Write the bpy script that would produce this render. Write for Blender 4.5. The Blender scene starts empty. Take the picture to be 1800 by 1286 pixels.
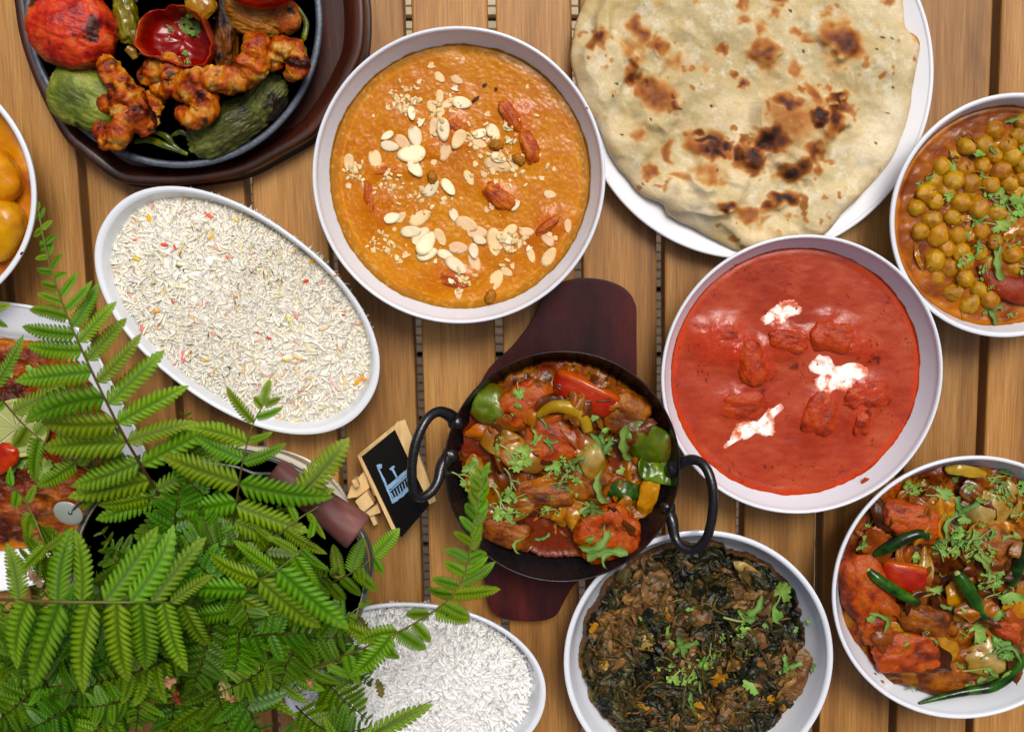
import bpy, math, random
import numpy as np
from mathutils import Vector, Matrix
random.seed(11)
import time; _t0 = time.time()
rng = np.random.default_rng(11)
rad = math.radians
scene = bpy.context.scene

# ---------------------------------------------------------------- camera, sky, sun, exposure
CAM_H = 0.80; FPX = 1875.0; TILT = rad(7.6)
cam_d = bpy.data.cameras.new('camera'); cam = bpy.data.objects.new('camera', cam_d)
scene.collection.objects.link(cam); scene.camera = cam
cam.location = (0, 0, CAM_H); cam.rotation_euler = (-TILT, 0, 0)
cam_d.sensor_width = 36; cam_d.sensor_fit = 'HORIZONTAL'; cam_d.lens = 36 * FPX / 1800.0
cam_d.clip_start = 0.02; cam_d.clip_end = 60
cam_d.dof.use_dof = True; cam_d.dof.focus_distance = 0.755; cam_d.dof.aperture_fstop = 15.0

SUN_EL, SUN_ROT = rad(62), rad(20)
world = bpy.data.worlds.new('World'); scene.world = world; world.use_nodes = True
wn = world.node_tree; wn.nodes.clear()
sky = wn.nodes.new('ShaderNodeTexSky'); sky.sky_type = 'NISHITA'; sky.sun_disc = False
sky.sun_elevation = SUN_EL; sky.sun_rotation = SUN_ROT
sky.air_density = 0.45; sky.dust_density = 6.0; sky.ozone_density = 0.6
bg = wn.nodes.new('ShaderNodeBackground'); bg.inputs['Strength'].default_value = 0.078
wo = wn.nodes.new('ShaderNodeOutputWorld')
wn.links.new(sky.outputs[0], bg.inputs[0]); wn.links.new(bg.outputs[0], wo.inputs[0])
sd = bpy.data.lights.new('sun', 'SUN'); sd.energy = 1.5; sd.angle = rad(20); sd.color = (1.0, 0.975, 0.93)
sun = bpy.data.objects.new('sun', sd); scene.collection.objects.link(sun)
sdir = Vector((math.sin(SUN_ROT)*math.cos(SUN_EL), math.cos(SUN_ROT)*math.cos(SUN_EL), math.sin(SUN_EL)))
sun.rotation_euler = sdir.to_track_quat('Z', 'Y').to_euler(); sun.location = sdir * 5
scene.view_settings.view_transform = 'Standard'; scene.view_settings.look = 'None'
scene.view_settings.gamma = 1.0; scene.view_settings.exposure = 0.46

# ---------------------------------------------------------------- where a picture point stands in the place
cT, sT = math.cos(TILT), math.sin(TILT)
def P(px, py, z):
    px = np.asarray(px, float); py = np.asarray(py, float); z = np.asarray(z, float)
    dx = (px-900)/FPX; dy = -(py-643)/FPX
    yy = dy*cT - sT; zz = -dy*sT - cT
    t = (z-CAM_H)/zz
    return np.stack([dx*t, yy*t, z+0*t], -1)
def S(px, py, z):
    dy = -(py-643)/FPX
    return (z-CAM_H)/(-dy*sT - cT)/FPX
def proj(V):
    x, y, vz = V[..., 0], V[..., 1], V[..., 2]-CAM_H
    yc = y*cT - vz*sT; d = -(y*sT + vz*cT)
    return 900+FPX*x/d, 643-FPX*yc/d

# ---------------------------------------------------------------- numpy noise
_T = np.random.default_rng(5).random(65536).astype(np.float32)*2-1
def _fr(x):
    i = np.floor(x); f = x-i; return i.astype(np.int32), (f*f*f*(f*(f*6-15)+10)).astype(np.float32)
def vnoise(p, seed=0):
    p = np.asarray(p, np.float32); x, u = _fr(p[..., 0]); y, v = _fr(p[..., 1]); z, w = _fr(p[..., 2])
    r = 0
    for c in (0, 1):
        k = (z+c)*7919+seed*104729
        h = lambda a, b: _T[((x+a)*1619+(y+b)*31337+k ^ ((y+b)*1013+(x+a)*7+k >> 3)) & 65535]
        m = (h(0, 0)*(1-u)+h(1, 0)*u)*(1-v)+(h(0, 1)*(1-u)+h(1, 1)*u)*v
        r = r+m*(w if c else 1-w)
    return r
def v2(px, py, seed=0):
    x, u = _fr(px); y, v = _fr(py); k = (seed*104729) & 0xFFFFFF
    h = lambda a, b: _T[((x+a)*1619+(y+b)*31337+k ^ ((y+b)*1013+(x+a)*7+k >> 3)) & 65535]
    return (h(0, 0)*(1-u)+h(1, 0)*u)*(1-v)+(h(0, 1)*(1-u)+h(1, 1)*u)*v
def fbm(p, o=4, seed=0, g=.5):
    p = np.asarray(p, float); r = 0; a = 1; t = 0
    for k in range(o):
        r = r + a*vnoise(p*(2.03**k)+17.3*k, seed+k*7); t += a; a *= g
    return r/t*1.5
def f2(px, py, s, o=4, seed=0, g=.5):
    px = np.asarray(px, np.float32)/s; py = np.asarray(py, np.float32)/s; r = 0; a = 1; t = 0
    for k in range(o):
        c, d = math.cos(k*.9), math.sin(k*.9); q = 2.03**k
        r = r + a*v2((px*c-py*d)*q+17.3*k, (px*d+py*c)*q-9.1*k, seed+k*7); t += a; a *= g
    return r/t*1.5
def ridge(px, py, s, o=4, seed=0):
    r = 0; a = 1; t = 0
    for k in range(o):
        r = r + a*(1-2*np.abs(f2(px, py, s/2.0**k, 1, seed+k*3)))
        t += a; a *= .5
    return r/t
def sstep(a, b, x):
    t = np.clip((x-a)/(b-a), 0, 1); return t*t*(3-2*t)
def lin(c):
    c = np.asarray(c, float)/255.0
    return np.where(c <= .04045, c/12.92, ((c+.055)/1.055)**2.4)
def mixc(a, b, m):
    return a*(1-m[..., None]) + b*m[..., None]
def pal(n, stops):
    xs = [s[0] for s in stops]; cs = np.array([lin(s[1]) for s in stops])
    return np.stack([np.interp(n, xs, cs[:, k]) for k in range(3)], -1)

# ---------------------------------------------------------------- mesh and object helpers
def mk_mesh(name, V, Fs, col=None, smooth=True):
    me = bpy.data.meshes.new(name); V = np.asarray(V, np.float32)
    if not isinstance(Fs, (list, tuple)): Fs = [Fs]
    Fs = [np.asarray(f, np.int32) for f in Fs if len(f)]
    me.vertices.add(len(V)); me.vertices.foreach_set('co', V.ravel())
    nl = sum(f.size for f in Fs); npoly = sum(len(f) for f in Fs)
    me.loops.add(nl); me.polygons.add(npoly)
    me.loops.foreach_set('vertex_index', np.concatenate([f.ravel() for f in Fs]))
    st = []; o = 0
    for f in Fs:
        st.append(o+np.arange(len(f))*f.shape[1]); o += f.size
    me.polygons.foreach_set('loop_start', np.concatenate(st).astype(np.int32))
    me.polygons.foreach_set('use_smooth', np.full(npoly, smooth))
    me.update(calc_edges=True); me.validate()
    if col is not None:
        at = me.color_attributes.new('Col', 'FLOAT_COLOR', 'POINT')
        c = np.ones((len(V), 4), np.float32); c[:, :3] = np.clip(col, 0, 1); at.data.foreach_set('color', c.ravel())
    return me
def wloc(o):
    return o.matrix_world.translation if o.parent is None else Vector(o.get('_w', (0, 0, 0)))
def link(o, parent=None):
    scene.collection.objects.link(o)
    if parent is not None: o.parent = parent
    return o
WP = {}
def obj(name, V, Fs, m, parent=None, col=None, smooth=True, origin=None, kind=None):
    """ONE mesh object from world coordinates; its origin goes to its own middle"""
    V = np.asarray(V, float)
    c = V.mean(0) if origin is None else np.asarray(origin, float)
    me = mk_mesh(name, V-c, Fs, col, smooth); me.materials.append(m)
    o = bpy.data.objects.new(name, me); link(o, parent)
    p = WP[parent.name] if parent is not None else np.zeros(3)
    o.location = c-p; WP[o.name] = c
    if kind: o['kind'] = kind
    return o
def inst(name, me, M, parent=None):
    """an object that shares mesh me, at world matrix M (parents never turn)"""
    o = bpy.data.objects.new(name, me); link(o, parent)
    M = M.copy()
    WP[o.name] = np.array(M.translation)
    if parent is not None: M.translation = M.translation - Vector(WP[parent.name])
    o.matrix_basis = M
    return o
def empty(name, loc, label, cat, group=None):
    o = bpy.data.objects.new(name, None); o.empty_display_size = .01; link(o)
    o.location = loc; WP[o.name] = np.array(loc, float)
    return tag(o, label, cat, group)
def tag(o, label, cat=None, group=None, kind=None):
    o['label'] = label
    if cat: o['category'] = cat
    if group: o['group'] = group
    if kind: o['kind'] = kind
    return o
def grid(nu, nv, wrap=False, off=0):
    """quads of an nu x nv grid of vertices; wrap closes the second direction"""
    i = np.arange(nu-1)[:, None]; j = np.arange(nv if wrap else nv-1)[None, :]; j2 = (j+1) % nv
    a = i*nv+j; b = i*nv+j2; c = (i+1)*nv+j2; d = (i+1)*nv+j
    return np.stack([a+0*b, b, c, d+0*b], -1).reshape(-1, 4)+off
def rotm(ax, ay, az):
    return (Matrix.Rotation(rad(az), 3, 'Z') @ Matrix.Rotation(rad(ay), 3, 'Y') @ Matrix.Rotation(rad(ax), 3, 'X'))
def xf(V, R, t):
    return V @ np.array(R).T + np.asarray(t)
def cr(pts, n, closed=False):
    """Catmull-Rom through pts"""
    p = np.asarray(pts, float); m = len(p)
    if closed: idx = lambda k: p[k % m]; segs = m
    else: idx = lambda k: p[min(max(k, 0), m-1)]; segs = m-1
    out = []
    ts = np.linspace(0, segs, n, endpoint=not closed)
    for t in ts:
        k = min(int(t), segs-1); f = t-k
        a, b, c, d = idx(k-1), idx(k), idx(k+1), idx(k+2)
        out.append(.5*((2*b)+(-a+c)*f+(2*a-5*b+4*c-d)*f*f+(-a+3*b-3*c+d)*f**3))
    return np.array(out)

# ---------------------------------------------------------------- materials
def nd(t, kind, **kw):
    n = t.nodes.new(kind)
    for k, v in kw.items():
        if k.startswith('i_'): n.inputs[k[2:].replace('_', ' ')].default_value = v
        else: setattr(n, k, v)
    return n
def mat(name, col=None, rough=.4, spec=.5, bump=(), sss=0, coat=0, metal=0, vary=0, varscale=60, hue=0, trans=0, roughvar=0, sssc=.004, sat=1, val=1):
    m = bpy.data.materials.new(name); m.use_nodes = True; t = m.node_tree; L = t.links
    b = t.nodes['Principled BSDF']; out = t.nodes['Material Output']
    tc = nd(t, 'ShaderNodeTexCoord')
    if col is None: src = nd(t, 'ShaderNodeAttribute', attribute_name='Col').outputs['Color']
    else:
        r = nd(t, 'ShaderNodeRGB'); r.outputs[0].default_value = (*lin(col), 1); src = r.outputs[0]
    if vary:
        nz = nd(t, 'ShaderNodeTexNoise', i_Scale=varscale, i_Detail=6.0, i_Roughness=.6); L.new(tc.outputs['Object'], nz.inputs['Vector'])
        mr = nd(t, 'ShaderNodeMapRange'); mr.inputs['To Min'].default_value = 1-vary; mr.inputs['To Max'].default_value = 1+vary
        mr.inputs['From Min'].default_value = .25; mr.inputs['From Max'].default_value = .75
        L.new(nz.outputs['Fac'], mr.inputs['Value'])
        hs = nd(t, 'ShaderNodeHueSaturation'); L.new(src, hs.inputs['Color']); L.new(mr.outputs[0], hs.inputs['Value']); src = hs.outputs[0]
    if hue:
        oi = nd(t, 'ShaderNodeObjectInfo')
        mr = nd(t, 'ShaderNodeMapRange'); mr.inputs['To Min'].default_value = .5-hue; mr.inputs['To Max'].default_value = .5+hue
        L.new(oi.outputs['Random'], mr.inputs['Value'])
        m2 = nd(t, 'ShaderNodeMath', operation='MULTIPLY'); m2.inputs[1].default_value = 7.13; L.new(oi.outputs['Random'], m2.inputs[0])
        m3 = nd(t, 'ShaderNodeMath', operation='FRACT'); L.new(m2.outputs[0], m3.inputs[0])
        mr2 = nd(t, 'ShaderNodeMapRange'); mr2.inputs['To Min'].default_value = 1-hue*9; mr2.inputs['To Max'].default_value = 1+hue*7
        L.new(m3.outputs[0], mr2.inputs['Value'])
        hs = nd(t, 'ShaderNodeHueSaturation'); L.new(src, hs.inputs['Color']); L.new(mr.outputs[0], hs.inputs['Hue']); L.new(mr2.outputs[0], hs.inputs['Value']); src = hs.outputs[0]
    if sat != 1 or val != 1:
        hs = nd(t, 'ShaderNodeHueSaturation'); hs.inputs['Saturation'].default_value = sat; hs.inputs['Value'].default_value = val; L.new(src, hs.inputs['Color']); src = hs.outputs[0]
    L.new(src, b.inputs['Base Color'])
    b.inputs['Roughness'].default_value = rough; b.inputs['Specular IOR Level'].default_value = spec
    b.inputs['Metallic'].default_value = metal; b.inputs['Coat Weight'].default_value = coat; b.inputs['Coat Roughness'].default_value = .08
    if sss:
        b.inputs['Subsurface Weight'].default_value = sss; b.inputs['Subsurface Scale'].default_value = sssc
        b.inputs['Subsurface Radius'].default_value = (1, .5, .25) if name != 'rice' else (1, .97, .9)
    if roughvar:
        nz = nd(t, 'ShaderNodeTexNoise', i_Scale=varscale*1.7, i_Detail=4.0); L.new(tc.outputs['Object'], nz.inputs['Vector'])
        mr = nd(t, 'ShaderNodeMapRange'); mr.inputs['To Min'].default_value = max(rough-roughvar, .03); mr.inputs['To Max'].default_value = rough+roughvar
        mr.inputs['From Min'].default_value = .3; mr.inputs['From Max'].default_value = .7
        L.new(nz.outputs['Fac'], mr.inputs['Value']); L.new(mr.outputs[0], b.inputs['Roughness'])
    last = None
    for (sc, st, dist) in bump:
        nz = nd(t, 'ShaderNodeTexNoise', i_Scale=sc, i_Detail=5.0, i_Roughness=.6); L.new(tc.outputs['Object'], nz.inputs['Vector'])
        bp = nd(t, 'ShaderNodeBump', i_Strength=st, i_Distance=dist); L.new(nz.outputs['Fac'], bp.inputs['Height'])
        if last: L.new(last.outputs[0], bp.inputs['Normal'])
        last = bp
    if last: L.new(last.outputs[0], b.inputs['Normal'])
    if trans:
        tb = nd(t, 'ShaderNodeBsdfTranslucent'); L.new(src, tb.inputs['Color'])
        if last: L.new(last.outputs[0], tb.inputs['Normal'])
        mx = nd(t, 'ShaderNodeMixShader'); mx.inputs[0].default_value = trans
        L.new(b.outputs[0], mx.inputs[1]); L.new(tb.outputs[0], mx.inputs[2]); L.new(mx.outputs[0], out.inputs['Surface'])
    return m

def wood_mat(name, dark, mid, light, gx=55, gy=2.2, rough=.45, rnd=.12, fine=1.0):
    """grain runs along the object's Y"""
    m = bpy.data.materials.new(name); m.use_nodes = True; t = m.node_tree; L = t.links; b = t.nodes['Principled BSDF']
    tc = nd(t, 'ShaderNodeTexCoord'); oi = nd(t, 'ShaderNodeObjectInfo')
    off = nd(t, 'ShaderNodeVectorMath', operation='ADD')
    mu = nd(t, 'ShaderNodeMath', operation='MULTIPLY'); mu.inputs[1].default_value = 31.7; L.new(oi.outputs['Random'], mu.inputs[0])
    cb = nd(t, 'ShaderNodeCombineXYZ'); L.new(mu.outputs[0], cb.inputs[0]); L.new(mu.outputs[0], cb.inputs[1])
    L.new(tc.outputs['Object'], off.inputs[0]); L.new(cb.outputs[0], off.inputs[1])
    def stretched(sx, sy, detail, rough_, dist=0.0):
        mp = nd(t, 'ShaderNodeMapping'); mp.inputs['Scale'].default_value = (sx, sy, sx); L.new(off.outputs[0], mp.inputs[0])
        nz = nd(t, 'ShaderNodeTexNoise', i_Scale=1.0, i_Detail=detail, i_Roughness=rough_, i_Distortion=dist); L.new(mp.outputs[0], nz.inputs['Vector']); return nz
    n1 = stretched(gx, gy, 6.0, .62, .6); n2 = stretched(gx*14, gy*10, 4.0, .7); n3 = stretched(gx*.3, gy*1.4, 3.0, .5, 1.2)
    rp = nd(t, 'ShaderNodeValToRGB'); e = rp.color_ramp.elements
    e[0].position = .33; e[0].color = (*lin(dark), 1); e[1].position = .67; e[1].color = (*lin(light), 1)
    k = rp.color_ramp.elements.new(.5); k.color = (*lin(mid), 1)
    a = nd(t, 'ShaderNodeMix', data_type='FLOAT'); a.inputs[0].default_value = .45; L.new(n1.outputs['Fac'], a.inputs[2]); L.new(n3.outputs['Fac'], a.inputs[3])
    L.new(a.outputs[0], rp.inputs[0])
    mr = nd(t, 'ShaderNodeMapRange'); mr.inputs['From Min'].default_value = .3; mr.inputs['From Max'].default_value = .62; mr.inputs['To Min'].default_value = 1-.42*fine; mr.inputs['To Max'].default_value = 1.06
    L.new(n2.outputs['Fac'], mr.inputs['Value'])
    mr2 = nd(t, 'ShaderNodeMapRange'); mr2.inputs['To Min'].default_value = 1-rnd; mr2.inputs['To Max'].default_value = 1+rnd; L.new(oi.outputs['Random'], mr2.inputs['Value'])
    mm = nd(t, 'ShaderNodeMath', operation='MULTIPLY'); L.new(mr.outputs[0], mm.inputs[0]); L.new(mr2.outputs[0], mm.inputs[1])
    hs = nd(t, 'ShaderNodeHueSaturation'); L.new(rp.outputs[0], hs.inputs['Color']); L.new(mm.outputs[0], hs.inputs['Value']); L.new(hs.outputs[0], b.inputs['Base Color'])
    b.inputs['Roughness'].default_value = rough; b.inputs['Specular IOR Level'].default_value = .4
    bp = nd(t, 'ShaderNodeBump', i_Strength=.35, i_Distance=.0003); L.new(n2.outputs['Fac'], bp.inputs['Height']); L.new(bp.outputs[0], b.inputs['Normal'])
    return m

M = {}
M['slat'] = wood_mat('oiled_teak', (108, 70, 28), (164, 115, 56), (190, 146, 84), rnd=.17)
M['deck'] = mat('grooved_decking', (190, 172, 140), .7, vary=.2, varscale=30)
M['ceramic'] = mat('white_ceramic', (217, 222, 229), .1, .5, bump=((35, .05, .001),), coat=.25, vary=.012, varscale=20)
M['plate'] = mat('white_melamine', (226, 229, 234), .2, .5, bump=((35, .05, .001),), coat=.2, vary=.012, varscale=20)
M['sauce'] = mat('sauce', None, .25, .27, sat=1.1, val=.84, bump=((900, .2, .0004), (260, .15, .0006)), vary=.06, varscale=400, roughvar=.12)
M['tikka'] = mat('red_sauce', None, .25, .27, bump=((900, .2, .0004), (260, .12, .0005)), vary=.06, varscale=400, roughvar=.1, val=.88)
M['grainy'] = mat('grainy_sauce', None, .27, .27, sat=1.08, val=.78, bump=((1500, .14, .0003), (420, .05, .0004)), vary=.05, varscale=900, roughvar=.12)
M['masala'] = mat('masala', None, .17, .27, sat=1.1, val=.66, bump=((600, .3, .0008), (1800, .15, .0004)), vary=.16, varscale=500, roughvar=.14)
M['meat'] = mat('tandoori_meat', None, .3, .27, sat=1.08, val=.76, bump=((500, .55, .0012), (1500, .4, .0005)), vary=.2, varscale=220, roughvar=.15)
M['spinach'] = mat('wilted_spinach', None, .24, .27, bump=((500, .5, .0010), (1600, .3, .0005)), vary=.3, varscale=450, roughvar=.14)
M['bread'] = mat('bread', None, .62, .3, val=.86, sat=1.0, bump=((260, .25, .001), (1400, .5, .0005)), vary=.12, varscale=620, roughvar=.1)
M['skin'] = mat('vegetable_skin', None, .16, .27, sat=1.05, val=.74, bump=((240, .3, .001), (1500, .12, .0003)), vary=.12, varscale=180, roughvar=.08, coat=.15)
M['wrinkled'] = mat('blistered_skin', None, .19, .27, bump=((230, .6, .0016), (700, .5, .0008)), vary=.15, varscale=220, roughvar=.14)
M['onion'] = mat('cooked_onion', None, .2, .45, val=.62, sat=1.2, bump=((300, .25, .0008),), vary=.12, varscale=220, sss=.25)
M['cream'] = mat('cream', None, .25, .5, bump=((300, .2, .0006),))
M['almond'] = mat('almond_flake', None, .42, .4, bump=((600, .2, .0005),), hue=.012, vary=.06, varscale=300)
M['rice'] = mat('rice', None, .5, .25, sss=.5, sssc=.003, val=1.06, bump=((900, .15, .0003),))
M['chickpea'] = mat('chickpea', None, .26, .42, val=.8, sat=1.1, bump=((350, .3, .001),), hue=.013, vary=.28, varscale=160)
M['herb'] = mat('coriander', None, .4, .4, bump=((500, .35, .0008),), hue=.022, trans=.12, vary=.2, varscale=250, val=1.1)
M['fern'] = mat('fern_leaf', None, .4, .38, bump=((450, .3, .0006),), hue=.024, trans=.4, vary=.22, val=.97, sat=1.02, varscale=150)
M['stem'] = mat('fern_stem', None, .5, .4, vary=.2, varscale=200)
M['iron'] = mat('cast_iron', (22, 22, 25), .42, .5, bump=((900, .5, .0006),), vary=.3, varscale=200, roughvar=.1)
M['ironrim'] = mat('worn_iron_rim', (84, 92, 104), .38, .6, bump=((700, .6, .0007),), metal=.35, vary=.45, varscale=260, roughvar=.12)
M['karahi'] = mat('black_steel', (20, 18, 20), .27, .55, bump=((420, .28, .0006),), vary=.3, varscale=150, roughvar=.1)
M['tray'] = wood_mat('mahogany_stain', (26, 10, 6), (54, 22, 12), (84, 36, 22), gx=26, gy=5, rough=.32, rnd=.05, fine=.8)
M['paddle'] = wood_mat('purple_brown_stain', (30, 12, 15), (58, 22, 24), (98, 34, 24), gx=16, gy=4, rough=.32, rnd=.03, fine=.8)
M['paddle'].node_tree.nodes['Principled BSDF'].inputs['Specular IOR Level'].default_value = .2
M['enamel'] = mat('cream_enamel', (176, 170, 150), .3, .5, bump=((60, .1, .001),), vary=.08, varscale=30, coat=.2)
M['enamelrim'] = mat('grey_rim', (92, 92, 84), .35, .5, metal=.3, vary=.15)
M['grip'] = wood_mat('worn_red_grip', (62, 32, 32), (106, 62, 60), (138, 90, 84), gx=90, gy=16, rough=.6, rnd=.05, fine=.8)
M['wire'] = mat('wire', (120, 122, 122), .35, .5, metal=.8, vary=.1)
M['ear'] = mat('grey_zinc', (168, 174, 168), .35, .5, metal=.2, vary=.08, varscale=60)
M['soil'] = mat('soil', (30, 22, 16), .9, .3, bump=((300, 1, .004),), vary=.5, varscale=400)
M['pine'] = wood_mat('pale_pine', (186, 146, 92), (216, 180, 122), (232, 202, 150), gx=90, gy=10, rough=.55, rnd=.06, fine=.3)
M['board'] = mat('chalkboard', (12, 12, 13), .42, .4, bump=((600, .1, .0003),), vary=.3, varscale=60)
M['chalk'] = mat('blue_chalk', (150, 190, 225), .9, .2, vary=.16, varscale=900)
M['dry'] = mat('dry_leaf', None, .7, .2, trans=.2, vary=.2, varscale=200)

# ---------------------------------------------------------------- ground and table
def box(x0, x1, y0, y1, z0, z1, bev=.0012):
    """bevelled bar along Y"""
    xs = [x0, x0+bev*.3, x0+bev, x1-bev, x1-bev*.3, x1, x1, x0]
    zs = [z1-bev, z1-bev*.3, z1, z1, z1-bev*.3, z1-bev, z0, z0]
    V = [(x, y, z) for y in (y0, y1) for x, z in zip(xs, zs)]
    F = [(j, (j+1) % 8, 8+(j+1) % 8, 8+j) for j in range(8)]
    return np.array(V), [np.array(F)[:, ::-1], np.array([list(range(8)), list(range(15, 7, -1))])]
def deck():
    """terrace boards with fine grooves, running left to right under the table"""
    zt = -.72; gnd = obj('ground', np.array([(-6, -6, zt-.03), (6, -6, zt-.03), (6, 6, zt-.03), (-6, 6, zt-.03)]), [np.array([[0, 1, 2, 3]])], mat('dark_earth', (30, 26, 22), .95, vary=.3, varscale=3))
    gnd['kind'] = 'structure'
    pitch = .0125; n = 7; bw = pitch*n+.006
    prof = []
    for k in range(n):
        y = k*pitch; prof += [(y+.0015, -.004), (y+.0017, 0), (y+pitch-.0013, 0), (y+pitch-.0011, -.004)]
    prof = [(0.0, -.024)]+prof+[(n*pitch, -.024)]
    pr = np.array(prof); V = np.concatenate([np.c_[np.full(len(pr), x), pr[:, 0], pr[:, 1]+zt] for x in (-1.6, 1.6)]); m = len(pr)
    F = np.array([(j+1, j, m+j, m+j+1) for j in range(m-1)])
    me = None
    dk = bpy.data.objects.new('terrace_decking', None); link(dk); dk['kind'] = 'structure'; WP[dk.name] = np.zeros(3)
    for i in range(-10, 11):
        if me is None:
            me = mk_mesh('deck_board', V, [F], None, False); me.materials.append(M['deck'])
        inst('deck_board', me, Matrix.Translation((0, i*bw+.003, 0)), dk)
deck()

table = empty('slatted_table', (0, 0, 0), 'brown oiled wood slatted patio table carrying all the dishes', 'table')
SL_ANG = math.atan(0.0205); PITCH = .0611
g0 = P(1018, 490, 0)                       # one gap line runs through here
me_s = None
for k in range(-10, 9):
    w = PITCH-.0060
    if me_s is None:
        V, F = box(-w/2, w/2, -.62, .62, -.021, 0, .0018); me_s = mk_mesh('slat', V, F, None, False); me_s.materials.append(M['slat'])
    ctr = g0[0] + (k+.5)*PITCH
    Mx = Matrix.Translation((ctr + math.tan(SL_ANG)*(.1+g0[1]), -.1, -random.random()*.0006)) @ Matrix.Rotation(SL_ANG, 4, 'Z')
    inst('slat', me_s, Mx, table)
for yb in (-.52, .38):
    V, F = box(-.03, .03, -.6, .6, -.05, -.0225, .002); V = V[:, [1, 0, 2]]; V[:, 1] += yb
    obj('cross_rail', V, [f[:, ::-1] for f in F], M['slat'], table, smooth=False)

# ---------------------------------------------------------------- bowls, plates, boards
class Out:
    """outline in the world: centre and radius as a function of angle"""
    def __init__(s, cx, cy, z, r=None, ax=None, pts=None, sup=2.0):
        s.c = P(cx, cy, z); sc = S(cx, cy, z); s.z = z
        if pts is not None:
            W = P([p[0] for p in pts], [p[1] for p in pts], z); W = cr(W, 400, True)-s.c
            a = np.arctan2(W[:, 1], W[:, 0]); o = np.argsort(a); a = a[o]; rr = np.hypot(W[:, 0], W[:, 1])[o]
            s.a = np.r_[a-2*np.pi, a, a+2*np.pi]; s.r = np.r_[rr, rr, rr]; s.R = lambda t: np.interp((t+np.pi) % (2*np.pi)-np.pi, s.a, s.r)
        elif ax is not None:
            A, B, ph = ax[0]*sc, ax[1]*sc, -rad(ax[2])
            s.R = lambda t: (np.abs(np.cos(t-ph)/A)**sup+np.abs(np.sin(t-ph)/B)**sup)**(-1/sup)
        else: s.R = lambda t: 0*t+r*sc
def loft(name, out, prof, m, parent=None, nt=160, spl=60, wob=0, seed=0, **kw):
    """closed profile [(radius fraction, height)] swept round the outline"""
    pr = cr(prof, spl) if spl else np.array(prof, float)
    th = np.arange(nt)/nt*2*np.pi; R = out.R(th)
    if wob: R = R*(1+wob*fbm(np.c_[np.cos(th)*2, np.sin(th)*2, 0*th], 3, seed))
    rf = np.maximum(pr[:, 0], 1e-4)[:, None]
    V = np.stack([out.c[0]+rf*R*np.cos(th), out.c[1]+rf*R*np.sin(th), pr[:, 1][:, None]+0*rf*R], -1).reshape(-1, 3)
    n = len(pr)
    F = grid(n, nt, True)
    return obj(name, V, [F, np.array([list(range(nt))[::-1]]), np.array([[(n-1)*nt+j for j in range(nt)]])], m, parent, **kw)
class Bowl: pass
def bowl(name, label, cat, cx, cy, z, m, r=None, ax=None, pts=None, sup=2.0, kind='deep', foot=.5, group=None, lip=.034):
    o = Out(cx, cy, z, r, ax, pts, sup); B = Bowl(); B.o = o; B.z = z
    if kind == 'deep':
        inner = [(1-lip, -.0022), (1-lip-.012, -.006), (.895, -.019), (.80, -.033), (.64, -.0435), (.35, -.0475), (0, -.048)]
        inner = [(a, b*min(1, z/.055)) for a, b in inner]
        outer = [(0, .0015), (foot-.04, .0015), (foot-.02, 0.0003), (foot, .0003), (foot+.01, .004), (foot+.16, z*.22), (.87, z*.55), (.965, z*.86), (.992, z-.004)]
    else:   # plate
        inner = [(1-lip, -.0012), (.90, -.0045), (.80, -.009), (.74, -.0135), (.66, -.0150), (0, -.0150)]
        outer = [(0, .0015), (foot-.03, .0015), (foot-.02, .0003), (foot, .0003), (foot+.012, .0035), (.76, z*.3), (.9, z*.62), (.985, z-.0035)]
    lipp = [(1.0, z-.0016), (.996, z-.0003), (1-lip*.5, z), (1-lip*.8, z-.0007)]
    prof = outer+lipp+[(a, z+b) for a, b in inner]
    B.obj = loft(name, o, prof, m, None, 200, 90, .0012, int(cx)); tag(B.obj, label, cat, group)
    ii = np.array([(a, z+b) for a, b in inner])[::-1]
    B.inner = lambda zz: np.interp(zz, ii[:, 1], ii[:, 0])
    return B
def fill(name, B, zl, hfun, cfun, m, nr=110, nt=360, edge=.012, climb=.0012, seed=0, parent=None, ragged=0, shrink=1.0):
    """food surface in a bowl; hfun and cfun take picture points of its level"""
    o = B.o; th = np.arange(nt)/nt*2*np.pi; R = o.R(th)
    en = fbm(np.c_[np.cos(th)*6, np.sin(th)*6, 0*th+seed], 4, seed); en2 = fbm(np.c_[np.cos(th)*22, np.sin(th)*22, 0*th+seed], 3, seed+5)
    r0 = B.inner(zl)*shrink
    t = np.r_[np.linspace(0.004, 1, nr)**.8, [1.0]]          # to the wall
    rr = t[:, None]*(r0*(1+ragged*(en*.7+en2*.3)))*R
    zz = zl+0*rr
    V = np.stack([o.c[0]+rr*np.cos(th), o.c[1]+rr*np.sin(th), zz], -1)
    px, py = proj(V); e = t[:, None]+0*rr
    h = hfun(px, py, e); V[..., 2] += h*(1-.85*sstep(.93, 1, e))
    C = cfun(px, py, e)
    # thin film left on the wall
    up = []; cc = []
    nf = 5
    top = np.clip(climb*(1+.6*en+.35*en2), .0002, .02)
    for k in range(1, nf+1):
        z2 = zl+top*k/nf; rf = B.inner(z2)-.004*(1-k/nf)-.0008
        if shrink < 1 or ragged: rf = r0*(1+ragged*(en*.7+en2*.3))*(1+.004*k)
        if shrink < 1: z2 = zl-.0012*k-.0
        r2 = rf*R; up.append(np.stack([o.c[0]+r2*np.cos(th), o.c[1]+r2*np.sin(th), z2+0*r2], -1)); cc.append(C[-1]*.98)
    V = np.concatenate([V, np.array(up)], 0); C = np.concatenate([C, np.array(cc)], 0)
    n = V.shape[0]; Vf = V.reshape(-1, 3); Cf = C.reshape(-1, 3)
    F = grid(n, nt, True)[:, ::-1]
    ob = obj(name, Vf, [F, np.array([list(range(nt))])], m, parent, Cf)
    return ob

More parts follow.
